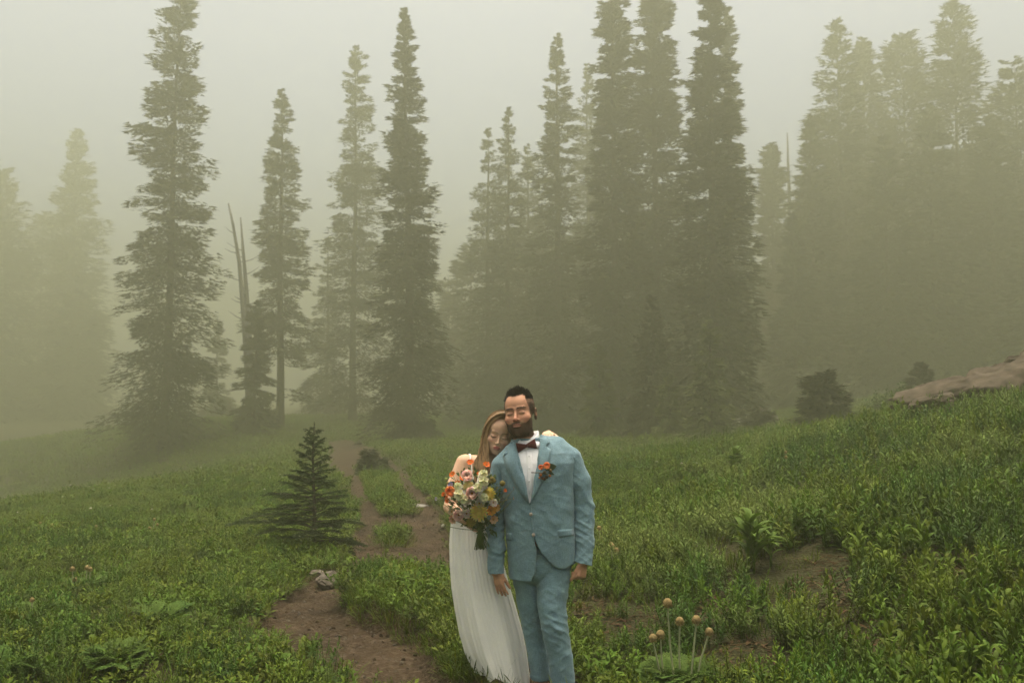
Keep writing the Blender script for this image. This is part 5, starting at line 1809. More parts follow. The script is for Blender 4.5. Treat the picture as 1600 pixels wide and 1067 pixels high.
# ---- trousers
f = Sdf([axis_steps(-0.12, 0.50, 0.0045), axis_steps(5.70, 6.25, 0.0045), axis_steps(0.02, 0.95, 0.0055)])
f.ell(g(845, 880, 0.02), (0.185, 0.125, 0.13), 0.02)
f.chain([g(822, 893, 0.05), g(827, 940, 0.07), g(834, 985, 0.085), g(841, 1028, 0.095), g(846, 1066, 0.10)], [0.086, 0.076, 0.066, 0.061, 0.062], 0.012)
V1 = None
f.chain([g(865, 897, 0.0), g(862, 945, -0.035), g(867, 982, -0.045), g(876, 1028, -0.035), g(880, 1072, -0.03)], [0.104, 0.088, 0.081, 0.075, 0.074], 0.003)
zc = g(850, 1069)[2]
sl = f.ax[2] < zc
f.v[:, :, sl] = np.maximum(f.v[:, :, sl], (zc - f.ax[2][sl])[None, None, :])
V, Q = f.nets()
N_ = vnormals(V, Q)
lo_ = sstep(0.45, 0.05, V[:, 2]); kn = gauss(V[:, 2], 0.47, 0.13)
h = folds(V, (0.55, 0.1, 1), 66, 3, 0.9, 2.2) * (0.003 + 0.007 * kn) + folds(V, (-0.6, 0.2, 1), 120, 5, 1.0, 2.5) * (0.0012 + 0.005 * lo_ + 0.001 * kn) + folds(V, (0.6, 0.2, 1), 160, 15, 1.4, 2.5) * (0.0012 + 0.003 * kn) + folds(V, (0.1, 0.1, 1), 110, 8, 1.2, 2.0) * 0.010 * sstep(0.16, 0.05, V[:, 2])
h = h + folds(V, (0.35, 0, 1), 75, 12, 0.7) * 0.009 * sstep(0.60, 0.70, V[:, 2])
V = relax(V, Q, 1, 0.5) + N_ * (h - 0.004)[:, None]
trousers = g_obj('trousers', V, Q, M_linen); adopt(trousers, groom)

# ---- jacket: trunk
rows = [(912, 795, 899, 0.128), (890, 794, 899, 0.132), (860, 792, 900, 0.138), (835, 790, 899, 0.140), (800, 788, 897, 0.142), (765, 785, 896, 0.146), (740, 781, 897, 0.145), (722, 778, 899, 0.135), (708, 786, 893, 0.115), (697, 799, 880, 0.095), (686, 806, 862, 0.080), (672, 812, 848, 0.06)]
zz = np.array([g(840, r[0])[2] for r in rows]); xl = np.array([g(r[1], r[0])[0] for r in rows]); xr = np.array([g(r[2], r[0])[0] for r in rows]); bb_ = np.array([r[3] for r in rows])
fx = axis_steps(-0.14, 0.47, 0.0046); fy = axis_steps(5.74, 6.16, 0.0046); fz = axis_steps(0.62, 1.62, 0.0046)


def loft_field(inset=0.0, ex=2.4):
    o = np.argsort(zz)
    a0 = np.interp(fz, zz[o], xl[o]); a1 = np.interp(fz, zz[o], xr[o]); b = np.interp(fz, zz[o], bb_[o]) - inset
    cx = (a0 + a1) / 2; a = (a1 - a0) / 2 - inset
    yc = GY0 + 0.01 + 0 * fz
    X = np.abs(fx[:, None, None] - cx[None, None, :]) / a[None, None, :]
    Y = np.abs(fy[None, :, None] - yc[None, None, :]) / b[None, None, :]
    return (((X ** ex + Y ** ex) ** (1 / ex) - 1) * np.minimum(a, b)[None, None, :]).astype(np.float32)


def poly_xz(pts):
    return np.array([(lambda w: (w[0], w[2]))(g(p[0], p[1], -0.10)) for p in pts])


f = Sdf([fx, fy, fz])
f.v = loft_field()
f.v[:, :, fz > g(840, 684)[2]] = 0.2
f.chain([g(784, 727, 0.02), g(806, 708, 0.025), g(832, 697, 0.03)], [0.058, 0.058, 0.052], 0.03)
f.chain([g(888, 714, 0.02), g(868, 699, 0.025), g(840, 691, 0.03)], [0.064, 0.060, 0.052], 0.03)
# raised collar round the back and sides of the neck
XX, ZZ = fx[:, None], fz[None, :]
ncx, ncy = g(825, 690)[0], GY0 + 0.035
rn = np.sqrt(((fx[:, None, None] - ncx) / 0.080) ** 2 + ((fy[None, :, None] - ncy) / 0.080) ** 2) * 0.080
ctop = g(825, 687)[2] + 0.16 * (fy[None, :, None] - ncy)
col_d = np.maximum(np.abs(rn - 0.086) - 0.009, np.maximum(fz[None, None, :] - ctop, g(825, 705)[2] - fz[None, None, :]))
hh = np.clip(0.5 + 0.5 * (f.v - col_d) / 0.02, 0, 1); f.v = f.v * (1 - hh) + col_d * hh - 0.02 * hh * (1 - hh)
# neck hole
nd = np.maximum(rn - 0.078, g(825, 712)[2] - fz[None, None, :]); f.v = np.maximum(f.v, -nd)
# open front: V over the shirt and the cutaway below the last button
vpoly = poly_xz([(800, 676), (806, 694), (816, 730), (827.5, 789), (832, 768), (838.5, 725), (844, 692), (850, 670), (826, 660)])
P2 = sdpoly(*np.broadcast_arrays(XX, ZZ), vpoly)
vd = np.maximum(-P2[:, None, :], (fy[None, :, None] - (GY0 - 0.045)) * 1.0)
f.v = np.maximum(f.v, -vd)
cpoly = poly_xz([(834, 838), (838, 858), (836.5, 893), (831, 903), (828, 925), (905, 925), (902, 884), (893, 884), (880, 889), (868, 886), (857, 876), (846, 862), (838, 848)])
P2 = sdpoly(*np.broadcast_arrays(XX, ZZ), cpoly)
cd = np.maximum(-P2[:, None, :], (fy[None, :, None] - (GY0 + 0.06)))
f.v = np.maximum(f.v, -cd)
hemz = np.interp(fx, [g(790, 0)[0], g(797, 0)[0], g(828, 0)[0], g(840, 0)[0], g(900, 0)[0]], [g(0, 897)[2], g(0, 903)[2], g(0, 903)[2], g(0, 897)[2], g(0, 884)[2]])
f.v = np.maximum(f.v, (hemz[:, None] - ZZ)[:, None, :])
# hollow skirt
inn = loft_field(0.014); inn = np.maximum(inn, ZZ[None, :, :].reshape(1, 1, -1) - g(840, 840)[2])
f.v = np.maximum(f.v, -inn).astype(np.float32)
V, Q = f.nets()
V = relax(V, Q, 1, 0.4)
N_ = vnormals(V, Q)
wst = gauss(V[:, 2], g(0, 808)[2], 0.09)
h = folds(V, (0.6, 0, 1), 130, 27, 1.2, 2.5) * 0.0012 + folds(V, (-0.7, 0, 1), 120, 29, 1.2, 2.5) * 0.0010 + folds(V, (0.75, 0, 1), 44, 21, 0.6) * 0.006 * wst * sstep(0.10, 0.25, V[:, 0]) + folds(V, (-0.8, 0, 1), 42, 23, 0.6) * 0.006 * wst + folds(V, (1, 0.2, 0.25), 38, 25, 0.8) * 0.006 * gauss(V[:, 2], g(0, 735)[2], 0.07) + (fbm(V[:, 0] * 11, V[:, 1] * 11, V[:, 2] * 8, seed=4) - 0.5) * 0.012
V = V + N_ * h[:, None]
jacket = g_obj('jacket', V, Q, M_linen); adopt(jacket, groom)


# ---- sleeves
def sleeve(pts, rad, seed, cuff_n):
    P = np.array(pts)
    lo, hi = P.min(0) - 0.11, P.max(0) + 0.11
    f = Sdf([axis_steps(lo[k], hi[k], 0.0042) for k in range(3)])
    f.chain(pts, rad, 0.02)
    c = P[-1]; n = np.asarray(cuff_n, float); n /= np.linalg.norm(n)
    d = (f.ax[0][:, None, None] - c[0]) * n[0] + (f.ax[1][None, :, None] - c[1]) * n[1] + (f.ax[2][None, None, :] - c[2]) * n[2]
    f.v = np.maximum(f.v, d.astype(np.float32))
    f.cap(P[-1] - n * 0.03, P[-1] + n * 0.05, rad[-1] - 0.013, rad[-1] - 0.010, 0.003, '-')
    V, Q = f.nets()
    N_ = vnormals(V, Q)
    elb = P[len(P) // 2]
    e = gauss(V[:, 2], elb[2], 0.12); lowr = sstep(elb[2] + 0.03, P[-1][2], V[:, 2])
    s = 1 if P[0][0] > 0.1 else -1
    h = folds(V, (0.9 * s, 0.2, 1), 70, seed, 0.8, 2.2) * (0.003 + 0.008 * e) + folds(V, (0.75 * s, 0.2, 1), 190, seed + 2, 1.5, 2.5) * (0.0018 + 0.0030 * e) + folds(V, (-0.8 * s, 0.3, 1), 150, seed + 6, 1.2, 2.5) * (0.0006 + 0.0012 * e + 0.0015 * lowr) + folds(V, (0.3, 0, 1), 170, seed + 4, 1.2, 2.5) * 0.004 * lowr + (fbm(V[:, 0] * 14, V[:, 1] * 14, V[:, 2] * 9, seed=seed) - 0.5) * 0.010
    V = relax(V, Q, 1, 0.5) + N_ * (h - 0.004)[:, None]
    o = g_obj('sleeve', V, Q, M_linen)
    return o


slv_r = sleeve([g(784, 730, 0.02), g(778, 760, 0.025), g(774.5, 815, 0.03), g(775, 855, 0.0), g(775, 896, -0.02)], [0.066, 0.062, 0.058, 0.053, 0.049], 31, (0.02, -0.05, -1))
slv_l = sleeve([g(891, 717, 0.02), g(904, 752, 0.025), g(911, 800, 0.025), g(912, 845, 0.0), g(911, 881, -0.03)], [0.072, 0.073, 0.067, 0.061, 0.056], 41, (-0.25, -0.1, -1))
for o in (slv_r, slv_l): adopt(o, groom)

# ---- shirt
f = Sdf([fx, fy, fz])
f.v = loft_field(0.014)
lim = np.maximum(fz[None, None, :] - g(0, 690)[2], g(0, 830)[2] - fz[None, None, :])
f.v = np.maximum(f.v, lim).astype(np.float32)
f.cap(g(824, 702, 0.025), g(823, 668, 0.025), 0.077, 0.073, 0.012)
f.v = np.maximum(f.v, (fz[None, None, :] - (g(0, 688)[2] + 0.25 * (fy[None, :, None] - GY0 + 0.05) + 0.55 * np.maximum(fx[:, None, None] - ncx, 0)))).astype(np.float32)
V, Q = f.nets(); V = relax(V, Q, 2, 0.5); N_ = vnormals(V, Q)
V = V + N_ * (folds(V, (1, 0, 0.25), 80, 51, 0.5) * 0.004)[:, None]
shirt = g_obj('shirt', V, Q, M_shirt); adopt(shirt, groom)
bvh_s = bvh_of([shirt, groom_body])
bvh_j = bvh_of([jacket]); bvh_c = bvh_of([shirt])
for pl in ([(803, 684), (807, 683), (815, 689), (821, 694), (813, 704), (806, 697)], [(845, 668), (847, 682), (841, 701), (834, 692), (825, 695), (838, 680)]):
    adopt(drape('collar', pl, bvh_c, 0.010, 0.004, M_shirt, None, cuts=2), groom)
adopt(drape('placket', [(822, 702), (830, 702), (833, 740), (830.5, 768), (827, 774), (823.5, 745)], bvh_s, 0.003, 0.002, M_shirt, None, cuts=2), groom)
for py in (712, 731, 751):
    h_ = bvh_s.ray_cast(Vector((0, 0, CAM_Z)), (Vector(g(827, py)) - Vector((0, 0, CAM_Z))).normalized())[0]
    mb = MB(); mb.ball(np.array(h_) + np.array([0, -0.005, 0]), (0.0055, 0.0025, 0.0055), seg=10, rings=6)
    adopt(mb.build('shirt_button', M_button if False else M_shirt), groom)

# ---- lapels, pockets, buttons
adopt(drape('lapel', [(800, 686), (804, 690), (807, 700), (816.5, 732), (827.5, 788), (819, 780), (803, 755), (790, 729), (785.5, 713), (794, 708), (790.5, 701), (793, 692)], bvh_j, 0.009, 0.005, M_linen, None, puff=0.003), groom)
adopt(drape('lapel', [(849, 676), (843.5, 690), (838.5, 725), (831.5, 768), (827.5, 788), (838, 771), (849, 749), (857.5, 723), (861, 702), (853.5, 697), (859, 691), (856, 681)], bvh_j, 0.009, 0.005, M_linen, None, puff=0.003), groom)
adopt(drape('pocket_flap', [(871.5, 828), (896, 826), (897.5, 836), (873, 839)], bvh_j, 0.006, 0.004, M_linen, None), groom)
adopt(drape('pocket_flap', [(791.5, 832), (799, 833), (799.5, 844), (791.5, 843)], bvh_j, 0.006, 0.004, M_linen, None), groom)
adopt(drape('front_edge', [(827, 787), (830, 787), (831.5, 803), (835, 836), (838.5, 857), (835, 857), (831.5, 836), (828, 803)], bvh_j, 0.004, 0.003, M_linen, None), groom)
for px, py in ((829.5, 803), (833.5, 835)):
    h_ = bvh_j.ray_cast(Vector((0, 0, CAM_Z)), (Vector(g(px, py)) - Vector((0, 0, CAM_Z))).normalized())[0]
    mb = MB(); mb.ball(np.array(h_) + np.array([0, -0.010, 0]), (0.0105, 0.004, 0.0105), seg=12, rings=6)
    adopt(mb.build('jacket_button', M_button), groom)

# ---- bow tie
hb_ = bvh_s.ray_cast(Vector((0, 0, CAM_Z)), (Vector(g(822.5, 696)) - Vector((0, 0, CAM_Z))).normalized())[0]
c0 = np.array(hb_) + np.array([0, -0.022, 0])
mb = MB()
tl = math.radians(13)
ux, uz = np.array([math.cos(tl), 0, math.sin(tl)]), np.array([-math.sin(tl), 0, math.cos(tl)])
for s in (-1, 1):
    rowsV = []
    for i, (t, hh_, th) in enumerate([(0.004, 0.011, 0.007), (0.016, 0.015, 0.011), (0.031, 0.021, 0.013), (0.047, 0.0275, 0.011), (0.058, 0.030, 0.006)]):
        for a in np.linspace(0, 2 * math.pi, 16, endpoint=False):
            pl = 1 + 0.12 * math.cos(6 * a)
            rowsV.append(c0 + s * ux * t + uz * math.sin(a) * hh_ + np.array([0, 1, 0]) * (math.cos(a) * th * pl + 0.10 * t))
    q = [(i * 16 + j, i * 16 + (j + 1) % 16, (i + 1) * 16 + (j + 1) % 16, (i + 1) * 16 + j) for i in range(4) for j in range(16)]
    rowsV.append(np.mean(rowsV[-16:], axis=0))
    t_ = [(64 + j, 64 + (j + 1) % 16, 80) for j in range(16)]
    mb.raw(rowsV, q, t_)
mb.ball(c0 + np.array([0, -0.004, 0]), (0.009, 0.010, 0.011), seg=10, rings=8)
adopt(mb.build('bow_tie', M_bow), groom)


# ---- shoes
def shoe(ankle, yaw):
    mb = MB()
    base = np.array([ankle[0], ankle[1], gz1(ankle[0], ankle[1]) + 0.0])
    prof = [(-0.085, 0.024, 0.075), (-0.06, 0.036, 0.095), (0.0, 0.040, 0.10), (0.06, 0.042, 0.075), (0.12, 0.048, 0.055), (0.17, 0.044, 0.046), (0.205, 0.028, 0.034), (0.222, 0.008, 0.02)]
    V, n = [], 14
    for l, w, h in prof:
        for a in np.linspace(0, 2 * math.pi, n, endpoint=False):
            zc_ = max(0.0, 0.5 * h + 0.5 * h * math.sin(a)) if math.sin(a) > 0 else 0.5 * h * (1 + max(-1, 1.6 * math.sin(a)))
            V.append((w * math.cos(a), -l, zc_))
    q = [(i * n + j, (i + 1) * n + j, (i + 1) * n + (j + 1) % n, i * n + (j + 1) % n) for i in range(len(prof) - 1) for j in range(n)]
    V = np.array(V)
    V = np.concatenate([V, [V[:n].mean(0)], [V[-n:].mean(0)]])
    k = len(prof) * n
    t = [(k, j, (j + 1) % n) for j in range(n)] + [(k + 1, k - n + (j + 1) % n, k - n + j) for j in range(n)]
    c, s = math.cos(yaw), math.sin(yaw)
    V = V @ np.array([[c, s, 0], [-s, c, 0], [0, 0, 1]]) + base
    mb.raw(V, q, t)
    return mb.build('shoe', M_shoe)


adopt(shoe(g(846, 1070, 0.10), R(-12)), groom); adopt(shoe(g(880, 1074, -0.03), R(8)), groom)
# ================================================================== the bride
BY = 6.14


def b_(px, py, dy=0.0):
    return W(px, py, BY + dy)


bride = empty('person', b_(780, 1072)); tag(bride, 'woman with long wavy blond hair in an ivory chiffon gown leaning on the man', 'person', 'wedding couple')
HR_b = rotm(R(4), R(12), R(13)); HT_b = W(779.5, 677.5, 6.085); HS_b = 1.02
hx, hy, hz = HT_b
ax = [axis_steps(-0.46, 0.34, 0.006, [(hx - 0.10, hx + 0.10, 0.0027), (-0.30, -0.16, 0.003), (0.15, 0.32, 0.0034)]), axis_steps(5.80, 6.34, 0.006, [(5.93, 6.12, 0.0034), (hy - 0.12, hy + 0.04, 0.0025), (5.83, 5.93, 0.003)]),
      axis_steps(0.55, 1.72, 0.007, [(hz - 0.13, hz + 0.14, 0.0025), (0.93, 1.06, 0.003)])]
f = Sdf(ax)
sculpt_head(f, HR_b, HT_b, HS_b, True)
f.cap(W(777, 697, 6.11), b_(764, 724, 0.0), 0.050, 0.052, 0.02)
f.cap(b_(764, 724), b_(730, 722), 0.046, 0.046, 0.03); f.cap(b_(764, 724), b_(788, 724, 0.03), 0.046, 0.046, 0.03)
f.ell(b_(756, 748), (0.125, 0.085, 0.13), 0.03)
f.ell(b_(748, 790), (0.108, 0.080, 0.11), 0.03); f.ell(b_(744, 846), (0.118, 0.085, 0.12), 0.03)
for s in (-1, 1): f.ell(b_(752 + s * 15, 752, -0.065), (0.052, 0.05, 0.052), 0.03)
elbow = W(703, 792, 6.05); wr = W(727, 813.5, 5.915)
f.chain([b_(725, 723, -0.01), b_(711, 757, -0.04), elbow], [0.050, 0.046, 0.037], 0.015)
f.chain([elbow, elbow * 0.55 + wr * 0.45, wr], [0.038, 0.036, 0.025], 0.012)
hand(f, wr, (0.93, -0.22, -0.42), (0.25, 0.97, 0.0), 1, (0.62, 0.60, 0.58, 0.55), 0.90, 0.02, 0.5)
# the arm round his back and the hand on his far shoulder
f.chain([b_(788, 726, 0.03), W(834, 738, 6.24), W(857, 679, 6.12)], [0.045, 0.038, 0.026], 0.012)
hand(f, W(854, 677, 6.11), (0.06, -1.0, -0.10), (0.1, -0.15, -1.0), 1, (0.26, 0.30, 0.30, 0.26), 0.85, 0.10, 0.4)
V, Q = f.nets()
V = relax(V, Q, 1, 0.35)
N_ = vnormals(V, Q)
Lb = to_local(V, HR_b, HT_b, HS_b)
lx, ly, lz = Lb[:, 0], Lb[:, 1], Lb[:, 2]; ax_ = np.abs(lx)
skin = np.array([0.66, 0.415, 0.27])
colb = np.tile(skin, (len(V), 1)) * (0.95 + 0.10 * fbm(V[:, 0] * 40, V[:, 1] * 40, V[:, 2] * 40, seed=3))[:, None]
hm = (lz > -0.125) & (np.linalg.norm(Lb, axis=1) < 0.2)
front = sstep(-0.03, -0.06, ly) * hm
colb = blend(colb, 0.5 * front * gauss(ax_, 0.045, 0.020) * gauss(lz, -0.03, 0.018), (0.52, 0.20, 0.14))
colb = blend(colb, 0.35 * front * gauss(ax_, 0.032, 0.015) * gauss(lz, 0.003, 0.009), (0.34, 0.17, 0.11))
lash = front * sstep(0.0185, 0.0145, np.abs(ax_ - 0.0315)) * gauss(lz, -0.0050 + ((ax_ - 0.0315) / 0.0155) ** 2 * 0.0040, 0.0022)
colb = blend(colb, lash, (0.02, 0.013, 0.01))
brow = front * sstep(0.006, 0.014, ax_) * sstep(0.054, 0.044, ax_) * gauss(lz, 0.0245 + 0.004 * np.sin((ax_ - 0.008) / 0.045 * 3.0), 0.0032)
colb = blend(colb, 0.7 * brow, (0.14, 0.08, 0.04))
lip = front * sstep(1.1, 0.8, np.sqrt((lx / 0.0225) ** 2 + ((lz + 0.0632) / 0.0118) ** 2))
colb = blend(colb, 0.9 * lip, (0.46, 0.13, 0.11))
bride_body = link('body', np_mesh('body', V, Q, M_skin, True, colb)); adopt(bride_body, bride)

# legs and feet inside the gown
mb = MB()
for px0, px1, dy in ((745, 782, 0.0), (757, 800, 0.05)):
    p0, p1 = b_(px0, 855, dy), b_(px1, 1066, dy)
    mb = MB(); mb.tube([p0, p0 * 0.5 + p1 * 0.5, p1 + np.array([0, 0, 0.03]), p1 + np.array([0, -0.10, -0.01])], [0.07, 0.05, 0.035, 0.025], 10, col=(0.50, 0.30, 0.20))
    adopt(mb.build('leg', M_skin), bride)

# ---- gown: bodice and pleated skirt
f = Sdf([axis_steps(-0.42, 0.08, 0.0042), axis_steps(5.92, 6.32, 0.0042), axis_steps(0.95, 1.46, 0.0042)])
f.ell(b_(756, 748), (0.131, 0.092, 0.13), 0.03); f.ell(b_(748, 790), (0.116, 0.088, 0.11), 0.03)
for s in (-1, 1): f.ell(b_(752 + s * 15, 752, -0.065), (0.060, 0.057, 0.058), 0.03)
ztop = b_(0, 738)[2]; zb = b_(0, 812)[2]
f.v = np.maximum(f.v, np.maximum(f.ax[2] - ztop, zb - f.ax[2])[None, None, :])
V, Q = f.nets(); V = relax(V, Q, 1, 0.4); N_ = vnormals(V, Q)
V = V + N_ * (folds(V, (1, 0, 0.1), 120, 61, 0.3) * 0.003)[:, None]
bod = link('bodice', np_mesh('bodice', V, Q, M_dress, True)); adopt(bod, bride)
bvh_b = bvh_of([bride_body])
for pts in ([(738, 742, -0.07), (735, 718, -0.045), (734, 706, 0.0), (736, 716, 0.05)], [(768, 742, -0.07), (775, 722, -0.05), (778, 710, 0.0), (776, 722, 0.05)]):
    sp_ = np.array([b_(*p) for p in pts]); sp_ = np.stack([np.interp(np.linspace(0, 1, 14), np.linspace(0, 1, len(sp_)), sp_[:, k]) for k in range(3)], 1)
    sp_ = np.array([(lambda h: np.array(h[0]) + np.array(h[1]) * 0.003)(bvh_b.find_nearest(Vector(p))) for p in sp_])
    mb = MB(); mb.tube(sp_, 0.0065, 6, squash=0.6); adopt(mb.build('strap', M_dress), bride)
krows = [(803, 708, 772, 0.088), (812, 704, 774, 0.096), (830, 702, 777, 0.112), (850, 701, 780, 0.128), (880, 702, 787, 0.145), (915, 705, 796, 0.158), (950, 711, 806, 0.17), (985, 718.5, 815, 0.182), (1015, 728, 821, 0.19), (1040, 741, 824, 0.196), (1056, 750, 826, 0.20), (1070, 757, 826, 0.20)]
kr = np.array(krows)
rowpy = np.linspace(803, 1070, 90)
nth = 260
th = np.linspace(0, 2 * math.pi, nth, endpoint=False)
SV = []
for py in rowpy:
    a0, a1, dep = (np.interp(py, kr[:, 0], kr[:, k]) for k in (1, 2, 3))
    L_, R_ = b_(a0, py), b_(a1, py)
    cx, hw = (L_[0] + R_[0]) / 2, (R_[0] - L_[0]) / 2
    t = (py - 803) / 267.0
    # pleats gathered at the waist, opening downwards; their angle drifts a little
    ph = th * 11 + 4.0 * np.sin(th * 3 + 1.0) + 1.2 * np.sin(th * 5 + 2.0 + t * 0.8)
    pl = (np.clip(0.5 + 0.5 * np.sin(ph), 0, 1) ** 1.7 - 0.35)
    ph2 = th * 41 + 2 * np.sin(th * 4)
    amp = (0.003 + 0.0075 * t) * (0.6 + 0.8 * np.clip(np.sin(th * 4.0 + 1.0) * 0.5 + 0.5, 0, 1))
    swell = 0.010 * t * np.sin(th * 7 + 3 * t + 0.6)
    rr = pl * amp + 0.0020 * (1 - 0.7 * t) * np.sin(ph2) + swell
    X = cx + (hw - 0.006 + rr) * np.cos(th); Yy = BY + 0.005 + (dep + rr) * np.sin(th)
    z = L_[2] + 0.012 * t * np.sin(th * 3 + 1.2)
    z = np.maximum(z, tps(X, Yy) - 0.15)
    SV.append(np.stack([X, Yy, np.broadcast_to(z, X.shape)], 1))
SV = np.concatenate(SV)
SQ = np.array([(i * nth + j, i * nth + (j + 1) % nth, (i + 1) * nth + (j + 1) % nth, (i + 1) * nth + j) for i in range(len(rowpy) - 1) for j in range(nth)])
sk = link('skirt', np_mesh('skirt', SV, SQ[:, ::-1], M_dress, True)); adopt(sk, bride)
mb = MB()
wl_ = [np.array(p) for p in SV[:nth]]
mb.tube(np.array(wl_ + wl_[:1]), 0.008, 5, cap=False)
adopt(mb.build('waistband', M_dress), bride)

# ---- hair: skull cap, flowing lengths, braid
f = Sdf([axis_steps(hx - 0.13, hx + 0.13, 0.0034), axis_steps(hy - 0.13, hy + 0.16, 0.0034), axis_steps(hz - 0.20, hz + 0.16, 0.0034)])
f.frame(HR_b, HT_b, HS_b)
f.ell((0, 0.024, 0.044), (0.084, 0.102, 0.090), 0.01)
f.ell((0, 0.075, -0.05), (0.075, 0.05, 0.10), 0.03)
for s in (-1, 1): f.cap((s * 0.066, -0.025, 0.03), (s * 0.070, 0.02, -0.07), 0.020, 0.024, 0.02)
f.ell((0, -0.105, -0.005), (0.068, 0.080, 0.084), 0.012, '-')
f.ell((-0.005, -0.10, 0.062), (0.038, 0.044, 0.024), 0.014, '-')
f.frame()
V, Q = f.nets(); V = relax(V, Q, 2, 0.5)
Lh = to_local(V, HR_b, HT_b, HS_b)
st_ = 0.6 + 0.7 * vnoise(Lh[:, 0] * 160, Lh[:, 1] * 20, Lh[:, 2] * 20, seed=4)
cap_ = link('hair', np_mesh('hair', V, Q, M_hair_b, True, np.stack([st_, st_, st_], 1))); adopt(cap_, bride)


def guide(pts, s=26):
    P = np.array([W(*p) for p in pts]); u = np.linspace(0, 1, len(P)); v = np.linspace(0, 1, s)
    # Catmull-Rom style smoothing by repeated averaging
    Q_ = np.stack([np.interp(v, u, P[:, k]) for k in range(3)], 1)
    for _ in range(3):
        Q_[1:-1] = 0.25 * Q_[:-2] + 0.5 * Q_[1:-1] + 0.25 * Q_[2:]
    return Q_


rg = np.random.default_rng(8)
G_in = guide([(790, 648, 6.005), (778, 652, 5.992), (766, 661, 6.002), (759.5, 679, 6.015), (758.5, 700, 6.015), (760, 722, 5.985), (758, 745, 5.975), (754, 768, 5.975)])
G_mid = guide([(790, 643, 6.03), (777, 644, 6.01), (765, 656, 6.01), (759.5, 676, 6.025), (757, 698, 6.03), (754, 722, 6.01), (750, 746, 5.99), (748, 768, 5.985)])
G_out = guide([(790, 641, 6.08), (775, 641, 6.06), (762, 653, 6.055), (756, 675, 6.07), (752, 698, 6.075), (747, 720, 6.05), (742, 742, 6.03), (740, 762, 6.02)])
n = 1100
u = rg.random(n); w = rg.random(n)
A = np.where(u[:, None, None] < 0.5, G_in[None] + (G_mid - G_in)[None] * (u * 2)[:, None, None], G_mid[None] + (G_out - G_mid)[None] * (u * 2 - 1)[:, None, None])
tt = np.linspace(0, 1, 26)
dep = (w ** 1.6 * 0.06)[:, None] * np.sin(np.pi * np.clip(tt * 0.8 + 0.15, 0, 1))[None, :]
A = A.copy(); A[:, :, 1] += dep
lock = np.floor(u * 22)
ph = _hash(lock, lock * 0 + 1, lock * 0, 3) * 6.28
wav = np.sin(tt[None, :] * (13 + 6 * _hash(lock, lock * 0, lock * 0, 5))[:, None] + ph[:, None]) * (0.0075 * sstep(0.30, 0.7, tt))[None, :]
wav = wav * 2.0; A[:, :, 0] += wav; A[:, :, 1] += 0.6 * np.roll(wav, 4, axis=1)
A += rg.standard_normal((n, 1, 3)) * np.array([0.0032, 0.004, 0.0026]) * (0.4 + 1.3 * tt[None, :, None])
lc = _hash(lock, lock * 0 + 7, lock * 0, 2)
adopt(ribbons('long_hair', A, rg.uniform(0.002, 0.0042, n), M_hair_b, None, 0.45 + 0.95 * lc + 0.4 * rg.random(n), 3), bride)
# right of the parting
H_in = guide([(788, 645, 6.0), (796, 650, 5.985), (802, 662, 5.995), (805, 680, 6.01), (806, 700, 6.03)])
H_out = guide([(788, 641, 6.07), (798, 645, 6.05), (805, 658, 6.06), (809, 680, 6.08), (809, 700, 6.09)])
n = 320; u = rg.random(n)
A = H_in[None] + (H_out - H_in)[None] * u[:, None, None] + rg.standard_normal((n, 1, 3)) * 0.002
adopt(ribbons('side_hair', A, rg.uniform(0.002, 0.004, n), M_hair_b, None, rg.uniform(0.6, 1.25, n), 4), bride)
# crown braid
br = guide([(800, 648, 6.03), (790, 645.5, 6.006), (777, 647, 5.998), (765, 655, 6.003), (757.5, 667, 6.02), (753, 682, 6.05)], 60)
mb = MB()
for k in range(3):
    a = np.linspace(0, 30, 60) + k * 2.094
    off = np.stack([0.3 * np.sin(a), -np.abs(np.cos(a)), np.sin(a)], 1) * 0.0055
    mb.tube(br + off, 0.0058 * np.interp(np.linspace(0, 1, 60), [0, 0.1, 0.8, 1], [0.6, 1, 1, 0.4]), 7, col=(1.0 + 0.12 * k,) * 3)
adopt(mb.build('braid', M_hair_b), bride)

# ================================================================== flowers
M_fl = pmat('petals', (1, 1, 1), 0.6, 0.2, use_col=True, trans=0.5)
M_gr = pmat('bouquet_leaf', (1, 1, 1), 0.5, 0.3, use_col=True, trans=0.15)


def look_rot(d, roll=0.0):
    d = np.asarray(d, float) / np.linalg.norm(d)
    x = np.cross([0, 0, 1.0], d); x = x / (np.linalg.norm(x) + 1e-9) if np.linalg.norm(x) > 1e-3 else np.array([1.0, 0, 0])
    y = np.cross(d, x)
    c, s = math.cos(roll), math.sin(roll)
    return np.stack([c * x + s * y, -s * x + c * y, d], 1)


def petal(L, w, cup, tilt, az, base_r, col, rg, ruffle=0.08, nu=4, nv=5):
    """one cupped petal growing out of the axis (+Z)"""
    V, Cc = [], []
    for i in range(nv):
        s = i / (nv - 1)
        a = tilt + cup * s
        for j in range(nu):
            u = -1 + 2 * j / (nu - 1)
            ww = w * math.sin(math.pi * min(1, 0.16 + 0.72 * s)) ** 0.7 * u
            r = base_r + L * s * math.sin(tilt + cup * s * 0.5); z = L * s * math.cos(tilt + cup * s * 0.5) - abs(u) ** 2 * -0.12 * L * s
            r += -0.16 * L * u * u * s
            k = ruffle * L * s * rg.uniform(-1, 1)
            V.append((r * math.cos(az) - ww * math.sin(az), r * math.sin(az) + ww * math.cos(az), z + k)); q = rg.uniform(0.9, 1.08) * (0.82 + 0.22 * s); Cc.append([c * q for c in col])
    q = [(i * nu + j, i * nu + j + 1, (i + 1) * nu + j + 1, (i + 1) * nu + j) for i in range(nv - 1) for j in range(nu - 1)]
    return V, q, Cc


